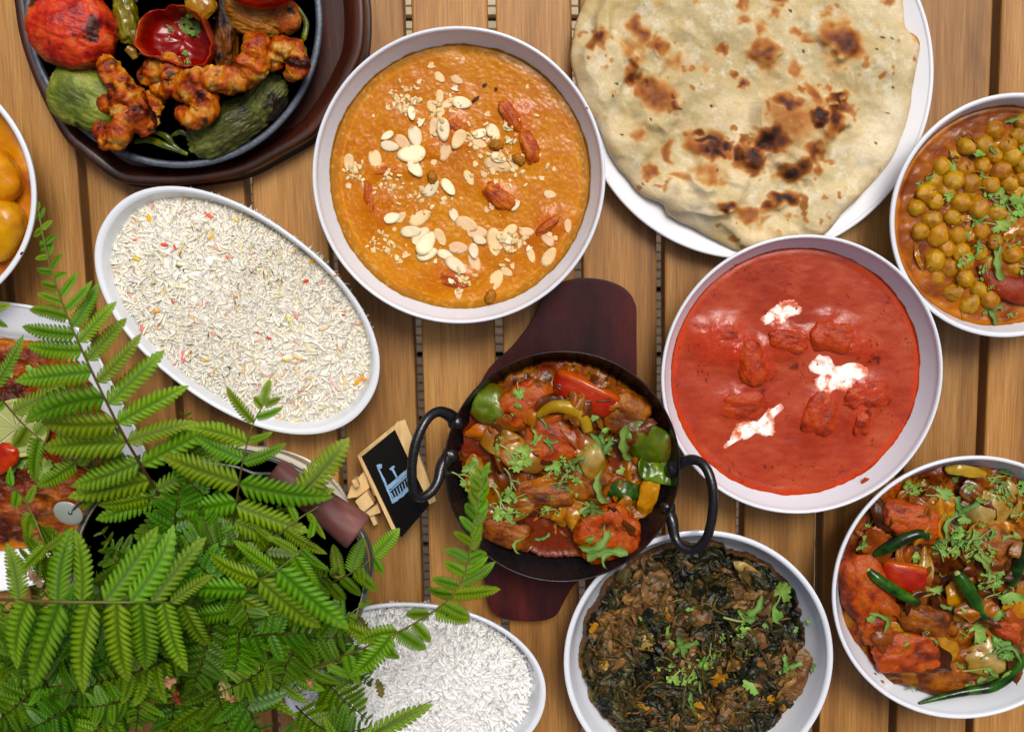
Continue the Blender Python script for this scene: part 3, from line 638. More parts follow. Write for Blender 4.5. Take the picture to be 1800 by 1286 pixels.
def naan():
    o = Out(1310, 140, .026, pts=NA); nt, nr = 760, 250
    th = np.arange(nt)/nt*2*np.pi; R = o.R(th)*(1+.006*fbm(np.c_[np.cos(th)*9, np.sin(th)*9, 0*th], 4, 3))
    t = np.linspace(.004, 1, nr)**.8; rr = t[:, None]*R
    V = np.stack([o.c[0]+rr*np.cos(th), o.c[1]+rr*np.sin(th), 0*rr+.026], -1); px, py = proj(V); e = t[:, None]+0*rr
    h = .0020*f2(px, py, 90, 2, 201)+.0009*f2(px, py, 30, 3, 203)+.0010*np.maximum(f2(px, py, 38, 2, 207), 0)+.0014*np.clip(ridge(px, py, 90, 3, 205), -1, 1)*.35
    for b in NBUB:
        d = spot(px, py, *b[:5], .85, .35, 7); h = h+b[5]*np.sqrt(np.clip(d, 0, 1))*np.clip(d*1.6, 0, 1)*1.6
    ed = np.sqrt(np.clip(1-e**14, 0, 1))
    V[..., 2] = .0215+(.0065+h)*ed
    n = f2(px, py, 120, 5, 210, .6); c = pal(n*1.2, [(-1, (188, 168, 118)), (-.2, (210, 192, 144)), (.3, (228, 208, 164)), (1, (238, 224, 190))])
    c = mixc(c, c*0+lin((234, 226, 202)), .5*sstep(.05, .6, f2(px, py, 22, 5, 215, .65)))
    c = mixc(c, c*0+lin((206, 176, 104)), .3*sstep(.1, .7, f2(px, py, 70, 4, 219)))
    c = mixc(c, c*0+lin((196, 150, 84)), .25*sstep(.9, 1, e))
    B = 0*px
    for s in NSPOT:
        if s[1] < -30: continue
        h = h+.0006*min(s[5], 1)*spot(px, py, *s[:5], .9, .3, 3)
        B = np.maximum(B, s[5]*spot(px, py, s[0], s[1], s[2]*1.12, s[3]*1.12, s[4], .97, .36, 3)*(1+.1*f2(px+s[0], py, 9, 2, 5)))
        B = np.maximum(B, .24*min(s[5], 1)*spot(px, py, s[0], s[1], s[2]*1.7, s[3]*1.7, s[4], .7, .45, 9))
    B = np.maximum(B, .45*sstep(.5, .9, f2(px, py, 15, 2, 230))*sstep(0, .6, f2(px, py, 80, 2, 8)+.2))
    lv = pal(B, [(0, (222, 204, 160)), (.25, (206, 160, 88)), (.5, (176, 108, 44)), (.8, (122, 62, 24)), (1.05, (70, 36, 22)), (1.35, (34, 22, 18))])
    c = mixc(c, lv, sstep(.02, .42, B))
    for x, y in [(1076, 172), (1082, 150), (1141, 212), (1249, 188), (1092, 237), (1547, 68), (1563, 70), (1556, 200), (1566, 155), (1410, 91), (1536, 90), (1388, 20), (1537, 252), (1193, 193), (1130, 324), (1257, 301)]:
        c = mixc(c, c*0+lin((26, 22, 18)), .95*spot(px, py, x, y, 3.2, 2.2, x % 90, .4, .4))
    Vb = V.copy(); Vb[..., 2] = .0205+.0*e
    n1 = nr*nt; F = grid(nr, nt, True)[:, ::-1]; j = np.arange(nt); a = (nr-1)*nt
    low = V[-1].copy(); low[:, 2] = .0185; low2 = (V[-1]-o.c)*np.array([.9, .9, 1])+o.c; low2[:, 2] = .0180
    VV = np.concatenate([V.reshape(-1, 3), low, low2]); CC = np.concatenate([c.reshape(-1, 3), c[-1]*.9, c[-1]*.9])
    side = np.stack([a+j, n1+j, n1+(j+1) % nt, a+(j+1) % nt], -1); side2 = side.copy(); side2 = np.stack([n1+j, n1+nt+j, n1+nt+(j+1) % nt, n1+(j+1) % nt], -1)
    ob = obj('naan', VV, [F, side[:, :], side2, np.array([list(range(nt))]), np.array([[n1+nt+k for k in range(nt)][::-1]])], M['bread'], None, CC)
    tag(ob, 'large blistered naan with brown char spots on the white plate', 'flatbread')
naan()

# ================================================================ rice
def grains(px, py, z, length, width, colors, seed, tilt=20):
    """many bent rice grains as one vertex array; px, py picture points, z heights"""
    r = np.random.default_rng(seed); n = len(px); ns, nr = 6, 5
    u = np.linspace(-1, 1, nr); prof = np.array([.55, .93, 1, .9, .5]); th = np.arange(ns)/ns*2*np.pi
    T = np.stack([np.repeat(u, ns)*.94, np.tile(np.cos(th), nr)*np.repeat(prof, ns), np.tile(np.sin(th), nr)*np.repeat(prof, ns)], -1)
    T = np.concatenate([T, [[-1, 0, 0], [1, 0, 0]]])
    m = len(T); s = S(px, py, z); L = (length*s*r.uniform(.72, 1.12, n)/2)[:, None]; W = (width*s*r.uniform(.8, 1.1, n)/2)[:, None]
    X = T[None, :, 0]*L; Y = T[None, :, 1]*W+(T[None, :, 0]**2-.4)*L*r.normal(0, .22, n)[:, None]; Z = T[None, :, 2]*W*.85
    a = r.uniform(0, 2*np.pi, n)[:, None]; b = np.radians(r.normal(0, tilt, n))[:, None]
    X2 = X*np.cos(b)-Z*np.sin(b); Z2 = X*np.sin(b)+Z*np.cos(b)
    X3 = X2*np.cos(a)-Y*np.sin(a); Y3 = X2*np.sin(a)+Y*np.cos(a)
    C = P(px, py, z)[:, None, :]; V = np.stack([X3, Y3, Z2], -1)+C
    j = np.arange(ns); F = grid(nr, ns, True)[:, ::-1]; c0 = nr*ns
    T3 = np.concatenate([np.stack([j, 0*j+c0, (j+1) % ns], -1), np.stack([(nr-1)*ns+j, (nr-1)*ns+(j+1) % ns, 0*j+c0+1], -1)])
    off = (np.arange(n)*m)[:, None, None]
    return V.reshape(-1, 3), (F[None]+off).reshape(-1, 4), (T3[None]+off).reshape(-1, 3), np.repeat(colors, m, 0)
def rice(name, B, zl, top, ax, cx, cy, N, length, width, base, alt, seed, label, flecks=(), shr=1.02):
    r = np.random.default_rng(seed); o = B.o
    q = np.sqrt(r.uniform(0, 1, N)); t = r.uniform(0, 2*np.pi, N)
    fr = B.inner(zl+.004)*shr
    W = np.stack([o.c[0]+q*fr*o.R(t)*np.cos(t), o.c[1]+q*fr*o.R(t)*np.sin(t), zl+0*q], -1); px, py = proj(W)
    mound = lambda e, x, y: top*(1-e**3.2)+.0022*f2(x, y, 60, 3, seed)*(1-e**4)+.0012*f2(x, y, 18, 2, seed+3)*(1-e**6)
    z = zl+mound(q, px, py)+r.uniform(-.0010, .0013, N)
    # keep each grain where it was in the world
    W[:, 2] = z; px, py = proj(W)
    k = r.uniform(0, 1, N)[:, None]; col = lin(base)[None]*(1-k)+lin(alt)[None]*k
    col = col*(r.uniform(.94, 1.03, N))[:, None]
    for (c, frac) in flecks:
        sel = r.uniform(0, 1, N) < frac; col[sel] = lin(c)*.6+col[sel]*.4
    V1, F4, F3, C1 = grains(px, py, z, length, width, col, seed, 7)
    nt, nr = 120, 40; th = np.arange(nt)/nt*2*np.pi; tt = np.linspace(.01, 1.03, nr)
    rr = tt[:, None]*fr*o.R(th); Vb = np.stack([o.c[0]+rr*np.cos(th), o.c[1]+rr*np.sin(th), zl+0*rr], -1); bx, by = proj(Vb)
    Vb[..., 2] += mound(np.clip(tt[:, None]+0*rr, 0, 1), bx, by)+.0003; Vb[-1, :, 2] -= .003
    n0 = len(V1)
    V = np.concatenate([V1, Vb.reshape(-1, 3)]); C = np.concatenate([C1, np.tile(lin(base), (nt*nr, 1))])
    o2 = obj(name, V, [F4, F3, grid(nr, nt, True, n0)[:, ::-1]], M['rice'], None, C, kind='stuff')
    return tag(o2, label, 'rice')
def sector(dx, dy, r):
    if math.hypot(dx, dy) < .3*r: return 'near the centre'
    v = 'upper' if dy < -.38*abs(dx)-.05*r else 'lower' if dy > .38*abs(dx)+.05*r else 'middle'
    h = 'left' if dx < -.4*abs(dy) else 'right' if dx > .4*abs(dy) else 'middle'
    return {'middle middle': 'near the centre'}.get(v+' '+h, 'in the '+v+' '+h if v != 'middle' and h != 'middle' else 'at the '+(v if v != 'middle' else h)).replace('at the upper', 'at the top').replace('at the lower', 'at the bottom')
rice('pilau_rice', Br, .029, .0135, None, 418, 549, 6200, 30, 4.7, (250, 246, 232), (244, 236, 208), 3, 'fluffy pilau rice with yellow, pink and red grains heaped in the upper oval dish',
     flecks=(((236, 214, 120), .05), ((232, 168, 30), .012), ((226, 150, 140), .02), ((222, 60, 44), .006), ((240, 236, 226), .2)))
rice('plain_rice', Bw, .030, .0130, None, 728, 1211, 3600, 36, 6.0, (250, 250, 247), (242, 240, 230), 5, 'plain bright white rice heaped in the oval dish at the bottom', shr=.93)
# loose bits in the pilau
def seeds():
    r = np.random.default_rng(8); n = 55
    t = r.uniform(0, 2*np.pi, n); q = np.sqrt(r.uniform(0, .86, n)); o = Br.o
    W = np.stack([o.c[0]+q*.9*o.R(t)*np.cos(t), o.c[1]+q*.9*o.R(t)*np.sin(t), 0*t+.0445], -1); W[:, 2] = .029+.0135*(1-(q)**3.2)+.0022
    px, py = proj(W); V, F4, F3, C = grains(px, py, W[:, 2], 13, 1.8, np.tile(lin((70, 52, 26)), (n, 1)), 9, 12)
    tag(obj('cumin_seeds', V, [F4, F3], M['rice'], None, C, kind='stuff'), 'thin dark cumin seeds scattered through the pilau rice', 'seeds')
seeds()
refresh()
FL = [(262, 384, 16, (236, 170, 20), 80), (368, 380, 20, (226, 90, 70), 30), (289, 430, 13, (224, 74, 62), 10), (307, 434, 9, (222, 60, 50), 70), (237, 421, 10, (230, 120, 110), 0), (372, 416, 14, (238, 176, 30), -50), (402, 452, 13, (228, 130, 110), 20), (548, 459, 15, (238, 160, 16), 5), (537, 494, 12, (222, 54, 30), -20), (590, 484, 8, (230, 130, 20), 0), (414, 521, 9, (238, 150, 20), 0), (303, 530, 9, (226, 70, 60), 60), (275, 547, 13, (238, 160, 30), -10), (452, 584, 8, (224, 54, 44), 0), (473, 594, 9, (214, 40, 40), 20), (604, 553, 7, (206, 30, 30), 0), (249, 576, 14, (228, 120, 118), 75), (321, 625, 22, (230, 124, 120), 84), (363, 632, 10, (240, 190, 50), 0), (520, 554, 15, (228, 150, 140), 70), (628, 670, 18, (238, 160, 20), -50), (637, 664, 14, (236, 150, 20), 30), (501, 632, 12, (230, 190, 60), 20), (545, 665, 9, (232, 180, 60), 0), (526, 525, 9, (238, 180, 60), 40), (565, 497, 10, (230, 160, 160), 0), (507, 560, 14, (238, 214, 110), 75), (523, 636, 12, (236, 170, 150), -20), (240, 455, 14, (236, 190, 50), 20), (415, 387, 13, (238, 200, 80), 30), (492, 732, 8, (236, 160, 20), 0), (522, 740, 9, (238, 200, 60), 0)]
for i, (x, y, L, c, a) in enumerate(FL):
    h, n = hit(x, y); V, F = blob((L/2, L*.19, L*.15), 2.6, 6, .15, 1.5, i)
    nm = 'orange' if c[1] > 140 and c[2] < 60 else 'yellow' if c[1] > 165 else 'pink' if c[2] > 90 else 'red'
    o = food('coloured_grain', V, F, M['rice'], x, y, h.z+.0006, a, (0, 0), c, f'{"long " if L > 14 else "small "}{nm} dyed grain {sector(x-418, y-549, 230)} of the pilau rice', 'rice grain', f'{nm} dyed grains on the pilau rice')

# ================================================================ almond flakes on the korma
def flake(seed, cut=0):
    r = np.random.default_rng(seed); nt, nr = 22, 4; th = np.arange(nt)/nt*2*np.pi
    rx = np.cos(th); ry = np.sin(th)*(.60+.1*r.uniform(-1, 1))*(1-.16*np.cos(th))
    if cut:
        k = 1+.16*vnoise(np.c_[np.cos(th)*2.4, np.sin(th)*2.4, 0*th+seed]); rx = np.clip(rx, -1, r.uniform(-.1, .3))*k; ry = np.round(ry*2.2)/2.2*k*.9+.1*ry
    t = np.linspace(.05, 1, nr)[:, None]; x = t*rx; y = t*ry
    bend = .1*r.uniform(.3, 1.3)*(x**2)+.05*y**2; e = np.sqrt(np.clip(1-t**6, 0, 1))
    Vt = np.stack([x, y, bend+.02*e+.02*vnoise(np.stack([x*2.2, y*2.2, 0*x+seed], -1), seed)], -1).reshape(-1, 3); Vb = np.stack([x, y, bend-.016*e-.012], -1).reshape(-1, 3)
    n = nr*nt; F = [grid(nr, nt, True)[:, ::-1], grid(nr, nt, True, n)]
    j = np.arange(nt); a = (nr-1)*nt; F.append(np.stack([a+j, n+a+j, n+a+(j+1) % nt, a+(j+1) % nt], -1)); F.append(np.array([list(range(nt))]))
    col = np.tile(lin((238, 222, 184)), (2*n, 1)); tt = np.tile(np.repeat(t.ravel(), nt), 2); col = mixc(col, col*0+lin((222, 184, 124)), .6*sstep(.86, 1, tt)); col = mixc(col, col*0+lin((244, 230, 196)), .5*sstep(.5, .1, tt))
    return np.concatenate([Vt, Vb]), F, col
fl_me = []
for k in range(7):
    for wet in (0, 1):
        V, F, C = flake(k, k > 3); C = C*(1-wet*.55)+lin((222, 164, 92))*wet*.55
        me = mk_mesh('almond_flake', V, F, C); me.materials.append(M['almond']); fl_me.append(me)
AL = [(510, 185, 22, 90, 1), (545, 225, 28, 45, 1), (615, 235, 30, 30, 1), (430, 372, 32, 80, 0), (436, 330, 26, 100, 0), (636, 330, 42, 10, 0), (560, 440, 50, 85, 0), (519, 425, 36, 100, 1), (445, 470, 46, 75, 0), (430, 540, 62, 175, 0), (340, 508, 40, 10, 0), (330, 465, 30, 150, 0), (566, 535, 38, 110, 1), (622, 480, 45, 120, 1), (712, 455, 34, -20, 0), (707, 495, 34, 20, 1), (766, 452, 40, 55, 0), (787, 555, 34, 20, 0), (783, 587, 60, 15, 1), (848, 575, 34, 60, 1), (847, 430, 22, 120, 0), (445, 600, 42, 50, 0), (511, 682, 44, -50, 0), (580, 675, 42, 50, 0), (280, 565, 44, 80, 1), (171, 574, 36, 95, 1), (180, 673, 26, 10, 1), (665, 637, 34, 60, 1), (733, 627, 24, 20, 1), (697, 588, 24, 50, 1), (771, 610, 22, 0, 1), (970, 640, 20, 0, 1), (1018, 608, 20, 60, 1), (998, 706, 28, 10, 1), (955, 547, 20, 30, 0), (905, 532, 18, 30, 0), (350, 802, 36, -15, 0), (383, 800, 30, -40, 1), (463, 803, 52, -30, 1), (427, 858, 46, -5, 0), (468, 876, 46, -45, 0), (490, 906, 56, -55, 0), (494, 950, 46, -20, 0), (547, 880, 40, 60, 1), (604, 792, 30, 70, 0), (655, 828, 50, 20, 1), (568, 953, 36, 20, 0), (612, 996, 52, 35, 0), (622, 926, 42, 5, 1), (685, 938, 34, 80, 0), (688, 985, 44, 70, 1), (770, 900, 60, 82, 1), (700, 862, 44, 5, 1), (710, 893, 30, 20, 0), (830, 858, 40, 140, 1), (826, 893, 34, 20, 0), (828, 922, 32, 50, 1), (902, 860, 32, 0, 1), (875, 912, 22, 80, 1), (920, 955, 32, 70, 1), (914, 932, 18, 60, 0), (990, 888, 38, 60, 1), (994, 962, 46, -58, 1), (1072, 835, 30, 85, 1), (775, 1056, 46, -60, 1), (820, 1024, 28, 30, 1), (620, 1110, 30, 80, 1), (597, 1064, 20, 20, 0), (854, 750, 28, 120, 0), (408, 962, 24, 70, 1), (527, 985, 16, 90, 0), (580, 332, 34, 150, 1), (605, 278, 22, 110, 0), (512, 346, 28, 60, 1), (545, 305, 30, 85, 1), (474, 415, 26, 35, 0), (392, 492, 40, 40, 1), (515, 582, 26, 120, 1), (768, 757, 24, 20, 1), (740, 775, 20, 50, 1), (548, 372, 28, 90, 1), (407, 282, 18, 80, 1), (458, 248, 18, 110, 1), (378, 330, 24, 50, 1), (335, 350, 16, 30, 1), (905, 268, 14, 80, 1), (648, 150, 22, 0, 1), (740, 383, 20, 100, 1), (880, 620, 20, 120, 1), (356, 855, 18, 110, 1), (280, 935, 20, 0, 1), (335, 935, 18, 30, 1), (430, 715, 18, 30, 1), (557, 745, 16, 100, 1), (1000, 872, 22, 20, 1), (1028, 885, 22, 0, 1), (850, 1000, 18, 0, 1), (370, 980, 24, 170, 1), (836, 652, 14, 60, 1), (832, 490, 20, 60, 0), (815, 425, 16, 90, 0), (272, 388, 14, 90, 1), (190, 632, 16, 10, 1)]
refresh()
deps = []
for i, (zx, zy, L, a, wet) in enumerate(AL):
    x, y = 540+zx/2.339, 40+zy/2.339; h, n = hit(x, y); s = float(S(x, y, h.z))*L/2.339*.98
    k = (i*5) % 4 if L > 27 else 4+(i % 3)
    q = n.rotation_difference(Vector((0, 0, 1))).inverted() if n.z > .3 else Matrix.Identity(3).to_quaternion()
    q = Vector((0, 0, 1)).rotation_difference(Vector((n.x*.5, n.y*.5, 1)))
    R = q.to_matrix().to_4x4() @ (rotm(random.uniform(-9, 9)*(1-wet), random.uniform(-9, 9)*(1-wet), -a)).to_4x4()
    Mx = Matrix.Translation(h+Vector((0, 0, .0002+.0007*(1-wet)+(.0006 if not wet and i % 2 else 0)))) @ R @ Matrix.Diagonal((s, s, s, 1))
    o = inst('almond_flake', fl_me[k*2+wet], Mx)
    sz = 'broad ' if L > 42 else 'small ' if L < 27 else ''; se = sector(x-812, y-317, 226)
    if wet: tag(o, f'{sz}almond flake half sunk in korma {se}', 'almond', 'sunken almond flakes in the korma')
    else: tag(o, f'{sz}pale dry almond flake on korma {se}', 'almond', 'dry almond flakes on the korma')
def crumbs():
    r = np.random.default_rng(4); V = []; F = []; C = []; o = 0
    cl = [(400, 300, 60, 40), (380, 345, 50, 30), (330, 660, 50, 30), (320, 920, 60, 50), (560, 350, 60, 40), (840, 440, 30, 60), (840, 900, 60, 40), (640, 1060, 40, 40), (700, 480, 60, 60), (460, 720, 80, 50), (600, 620, 400, 380), (190, 620, 40, 40), (790, 560, 100, 60)]
    for k in range(330):
        c = cl[r.integers(len(cl))]; x = 540+(c[0]+r.normal(0, c[2]*.6))/2.339; y = 40+(c[1]+r.normal(0, c[3]*.6))/2.339
        if np.hypot(x-812, y-317) > 210: continue
        h, _ = hit(x, y, .045); s = float(S(x, y, h.z))*r.uniform(1.4, 6)
        v, f = blob((1, r.uniform(.35, .8), .28), 3.5, 4, .3, 1.5, int(r.integers(99))); R = rotm(r.uniform(-20, 20), r.uniform(-20, 20), r.uniform(0, 360))
        v = xf(v*s, R, np.array(h)+[0, 0, .0002]); V.append(v); F.append(f+o); o += len(v); C.append(np.tile(lin((232, 200, 146))*r.uniform(.8, 1.05), (len(v), 1)))
    tag(obj('almond_crumbs', np.concatenate(V), np.concatenate(F), M['almond'], None, np.concatenate(C), kind='stuff'), 'tiny broken almond crumbs sprinkled over the orange korma', 'crumbs')
crumbs()
KOR = [(-1, (140, 50, 14)), (-.3, (176, 70, 20)), (.2, (194, 92, 30)), (.7, (206, 126, 56)), (1, (216, 160, 90))]
for i, (x, y, a, b, ang, lab) in enumerate([(897, 205, 14, 30, -32, 'orange-red chicken strip standing out of the korma, upper right'), (931, 258, 15, 30, -24, 'orange-red chicken strip in the korma, just right of the raisins'), (878, 347, 17, 31, -52, 'orange chicken piece under an almond chip right of the korma centre'), (962, 396, 9, 26, 55, 'narrow red chicken strip near the right side of the korma'), (795, 490, 30, 15, 12, 'reddish chicken piece near the bottom of the korma'), (678, 300, 28, 8, -8, 'thin red chicken strip left of the korma centre'), (650, 352, 9, 32, -4, 'faint upright chicken strip sunk in the left side of the korma'), (797, 222, 17, 11, 20, 'small red chicken piece beneath the upper almond flakes')]):
    V, F = blob((a, b, 10), 2.6, 16, .2, 1.6, i+40); food('chicken_strip', V, F, M['meat'], x, y, .0438+(.0012 if i < 4 else -.0012), ang, (0, 0), ncol(KOR, 2, i), lab, 'chicken', 'chicken strips in the korma')
for i, (x, y, r_) in enumerate([(872, 255, 12), (912, 280, 12), (760, 312, 11), (862, 521, 12)]):
    V, F = blob((r_, r_*.75, 7), 2.2, 12, .3, 2.4, i+60, .5)
    food('raisin', V, F, M['meat'], x, y, .0455, i*40, (0, 0), (176, 112, 28), ['wrinkled golden raisin below the upper red chicken strip', 'wrinkled golden raisin beside the right-hand red chicken strip', 'small brown raisin behind the crossed almond flakes at the centre', 'pale raisin sunk near the bottom right of the korma'][i], 'raisin')
for i, (x, y, L, a) in enumerate([(836, 174, 17, -35), (852, 149, 9, -20), (872, 156, 6, 10)]):
    V, F = blob((L/2, 2.2, 1.6), 2.4, 8, .1, 1, i); food('herb_stalk', V, F, M['meat'], x, y, .0462, a, (0, 0), (62, 40, 18), ['longest dark spice sliver in the upper korma', 'short dark spice sliver above the longest one in the korma', 'tiny dark speck of spice at the top right of the korma'][i], 'spice')

# ================================================================ cream and chicken in the red curry
CR = {'rounded smear of cream, topmost in the red curry': [(485, 400), (505, 372), (545, 345), (570, 325), (625, 312), (662, 340), (660, 380), (612, 395), (585, 430), (545, 412), (510, 425)],
      'largest bright white splash of cream in the red curry': [(700, 600), (715, 560), (755, 550), (790, 565), (822, 602), (880, 588), (955, 600), (950, 650), (905, 672), (865, 715), (822, 705), (770, 730), (738, 706), (720, 668), (745, 645), (706, 628)],
      'long ragged streak of cream, lowest in the red curry': [(333, 965), (340, 925), (362, 900), (385, 855), (440, 838), (490, 825), (530, 780), (578, 765), (596, 785), (556, 828), (560, 880), (520, 912), (470, 898), (430, 925), (380, 935)]}
for ci, (lab, pts) in enumerate(CR.items()):
    pp = [(1140+a/2.472, 400+b/2.472) for a, b in pts]; cx = np.mean([p[0] for p in pp]); cy = np.mean([p[1] for p in pp])
    o = Out(cx, cy, .0395, pts=pp); nt, nr = 200, 34; th = np.arange(nt)/nt*2*np.pi
    R = o.R(th)*(1+.10*fbm(np.c_[np.cos(th)*7, np.sin(th)*7, 0*th+ci], 4, ci)); t = np.linspace(.02, 1, nr)[:, None]; rr = t*R
    V = np.stack([o.c[0]+rr*np.cos(th), o.c[1]+rr*np.sin(th), 0*rr], -1); px, py = proj(V+[0, 0, .0395])
    zb = .0375+t_h(px, py, 0*px+.3)
    V[..., 2] = zb-.0004+(.0010+.0006*f2(px, py, 14, 3, ci+3))*np.sqrt(np.clip(1-t**5, 0, 1))
    n = f2(px, py, 13, 4, ci+9); C = pal(n*1.3+(.35 if ci == 1 else .1 if ci == 2 else -.35)+.5*(1-t**3)-.25, [(-.8, (206, 96, 66)), (-.35, (222, 148, 118)), (0, (234, 206, 184)), (.35, (242, 236, 226)), (1, (244, 242, 236))])
    C = mixc(C, C*0+lin((210, 110, 80)), sstep(.72, 1, t+0*rr+.12*f2(px, py, 9, 3, 4))*.85)
    tag(obj('cream_swirl', V.reshape(-1, 3), [grid(nr, nt, True)[:, ::-1], np.array([list(range(nt))])], M['cream'], None, C.reshape(-1, 3)), lab, 'cream')
TIK = [(-1, (110, 34, 16)), (-.5, (164, 54, 28)), (0, (184, 64, 34)), (.5, (196, 78, 32)), (1, (176, 60, 28))]
for i, (x, y, a, b, ang, dz, lab) in enumerate([(1268, 602, 40, 28, 25, -.0030, 'sauce-coated chicken piece, leftmost in the red curry'), (1318, 636, 22, 34, -12, -.0018, 'upright chicken piece with a charred lower tip in the red curry'), (1384, 600, 30, 18, 10, -.0024, 'small chicken lump between the topmost cream and the big cream splash'), (1462, 592, 34, 26, 8, -.0022, 'largest chicken lump, directly above the big cream splash'), (1305, 712, 38, 24, 5, -.0046, 'chicken lump above the ragged streak of cream'), (1440, 728, 24, 36, 12, -.0030, 'upright chicken lump below the big cream splash'), (1520, 694, 36, 22, -14, -.0036, 'chicken lump to the right of the big cream splash'), (1512, 742, 13, 20, 10, -.003, 'smallest chicken bit, lower right in the red curry')]):
    V, F = blob((a*1.15, b*1.15, 15), 3.1, 24, .2, 1.3, i+80); food('chicken_piece', V, F, M['meat'], x, y, .0385+dz, ang, (0, 0), ncol(TIK, 1.6, i), lab, 'chicken')
V, F = blob((7, 5, 4), 3, 8, .4, 2, 5); food('charred_bit', V, F, M['meat'], 1338, 661, .040, 0, (0, 0), (52, 30, 16), 'black charred crumb at the tip of the upright chicken piece', 'spice')

# ================================================================ chickpeas
def pea(seed):
    V, F = cube_sphere(11, 2.0); V = V.copy()
    V[:, 0] *= 1.10; tip = np.clip(V[:, 0]-.55, 0, None); V[:, 0] += tip*.55*np.exp(-((V[:, 1]**2+V[:, 2]**2))/.09)
    sm = np.exp(-(V[:, 1]/.09)**2)*sstep(-.2, .6, V[:, 0]); V[:, 2] *= (1-.07*sm); V[:, 1] += .02*np.sign(V[:, 1])
    V *= (1+.09*fbm(V*1.6+seed*3, 3, seed))[:, None]
    n = fbm(V*1.6+seed, 4, seed+3); C = pal(n, [(-1, (150, 92, 16)), (-.2, (184, 130, 34)), (.4, (200, 152, 54)), (1, (210, 168, 80))])
    C = mixc(C, C*0+lin((140, 84, 28)), .5*np.exp(-((V[:, 1]**2+V[:, 2]**2))/.03)*(V[:, 0] > .9)); C = mixc(C, C*0+lin((156, 100, 36)), .4*sm)
    return V, F, C
pm = []
for k in range(6):
    V, F, C = pea(k); me = mk_mesh('chickpea', V, F, C); me.materials.append(M['chickpea']); pm.append(me)
CP = [(575, 225), (690, 250), (722, 185), (440, 300), (525, 290), (370, 345), (575, 345), (660, 355), (718, 395), (318, 397), (435, 402), (520, 396), (612, 418), (375, 472), (460, 485), (270, 472), (560, 490), (650, 482), (720, 460), (245, 536), (335, 522), (290, 572), (412, 580), (195, 598), (500, 605), (582, 625), (272, 660), (370, 650), (215, 722), (300, 740), (395, 738), (510, 716), (585, 772), (345, 804), (415, 818), (500, 824), (665, 830), (285, 862), (360, 900), (435, 950), (298, 942), (500, 1005), (375, 1017), (455, 1076), (560, 1048), (690, 525), (640, 300), (430, 868), (640, 560), (722, 570), (580, 545), (740, 640), (450, 530), (650, 680), (725, 300), (600, 700), (740, 760), (560, 870), (660, 900), (720, 870), (480, 350)]
for i, (a, b) in enumerate(CP):
    x, y = 1540+a/2.796, 150+b/2.796; low = (i*7 % 5 == 0)
    z = .0352-(.0026 if low else 0)+random.uniform(-.0006, .0012); s = float(S(x, y, z))*random.uniform(14.5, 19.5)
    if i > 47: z -= .004
    Mx = Matrix.Translation(P(x, y, z)) @ rotm(random.uniform(-30, 30), random.uniform(-50, 50), random.uniform(0, 360)).to_4x4() @ Matrix.Diagonal((s, s, s*.95, 1))
    tag(inst('chickpea', pm[i % 6], Mx), f'{"half-sunk" if low or i > 47 else "round"} golden chickpea {sector(x-1700, y-381, 150)} of the chickpea curry in view', 'chickpea', 'chickpeas in the curry')
def shellf(name, label, cat, mk, x, y, z, L, W, ang, stops, tilt=(0, 0), stripe=0, seed=0, tip=None, **kw):
    V, F, u, v = shell(L, W, seed=seed, **kw)
    def cf(v0, w):
        n = fbm(v0/L*3+seed, 4, seed); c = pal(n*1.1, stops)
        if stripe: c = mixc(c, c*0+lin((206, 190, 140)), .32*sstep(.1, .9, np.sin(v*stripe+n*2))*(1-.5*np.abs(v)))
        if tip is not None: c = mixc(c, c*0+lin(tip), .8*sstep(.35, .95, np.abs(u)+.2*n))
        return c
    return food(name, V, F, M[mk], x, y, z, ang, tilt, cf, label, cat)
ONI = [(-1, (126, 74, 22)), (-.3, (168, 122, 58)), (.2, (190, 156, 92)), (1, (204, 182, 130))]
GRN = [(-1, (44, 62, 10)), (-.3, (70, 98, 16)), (.2, (96, 128, 26)), (.7, (124, 140, 44)), (1, (120, 100, 40))]
YEL = [(-1, (158, 84, 12)), (-.2, (190, 120, 24)), (.4, (204, 146, 40)), (1, (176, 110, 40))]
TOM = [(-1, (140, 24, 8)), (-.2, (176, 36, 12)), (.4, (196, 58, 20)), (1, (206, 96, 40))]
V, F, _, _ = tube([(-60, 18, 0), (-25, -6, 3), (15, -14, 4), (60, -10, 2), (80, 0, 0)], [4, 17, 24, 20, 6], 16, 34, 2, .1, .42)
food('tomato_slice', V, F, M['meat'], 1774, 494, .0380, 10, (0, 0), ncol([(-1, (110, 30, 10)), (0, (146, 44, 16)), (1, (160, 70, 30))], 1.2, 2, 40), 'curved red tomato slice, lowest right in the chickpea curry', 'tomato')
for i, (x, y, L, W, a, lab) in enumerate([(1762, 258, 44, 16, 8, 'thin soft onion slice near the top of the chickpea curry'), (1690, 388, 40, 14, -25, 'soft onion sliver between chickpeas left of centre'), (1703, 410, 30, 18, 60, 'pale curled onion scrap at the middle of the chickpea curry'), (1782, 408, 40, 22, -25, 'brown onion slice beneath the big coriander sprig'), (1614, 452, 44, 9, 70, 'long yellow pepper sliver by the left wall of the chickpea bowl'), (1783, 336, 26, 16, 0, 'yellow onion scrap at the right edge above the big sprig')]):
    shellf('onion_slice', lab, 'onion', 'onion', x, y, .0385, L, W, a, YEL, curl=.5, thick=.07, seed=i+3)

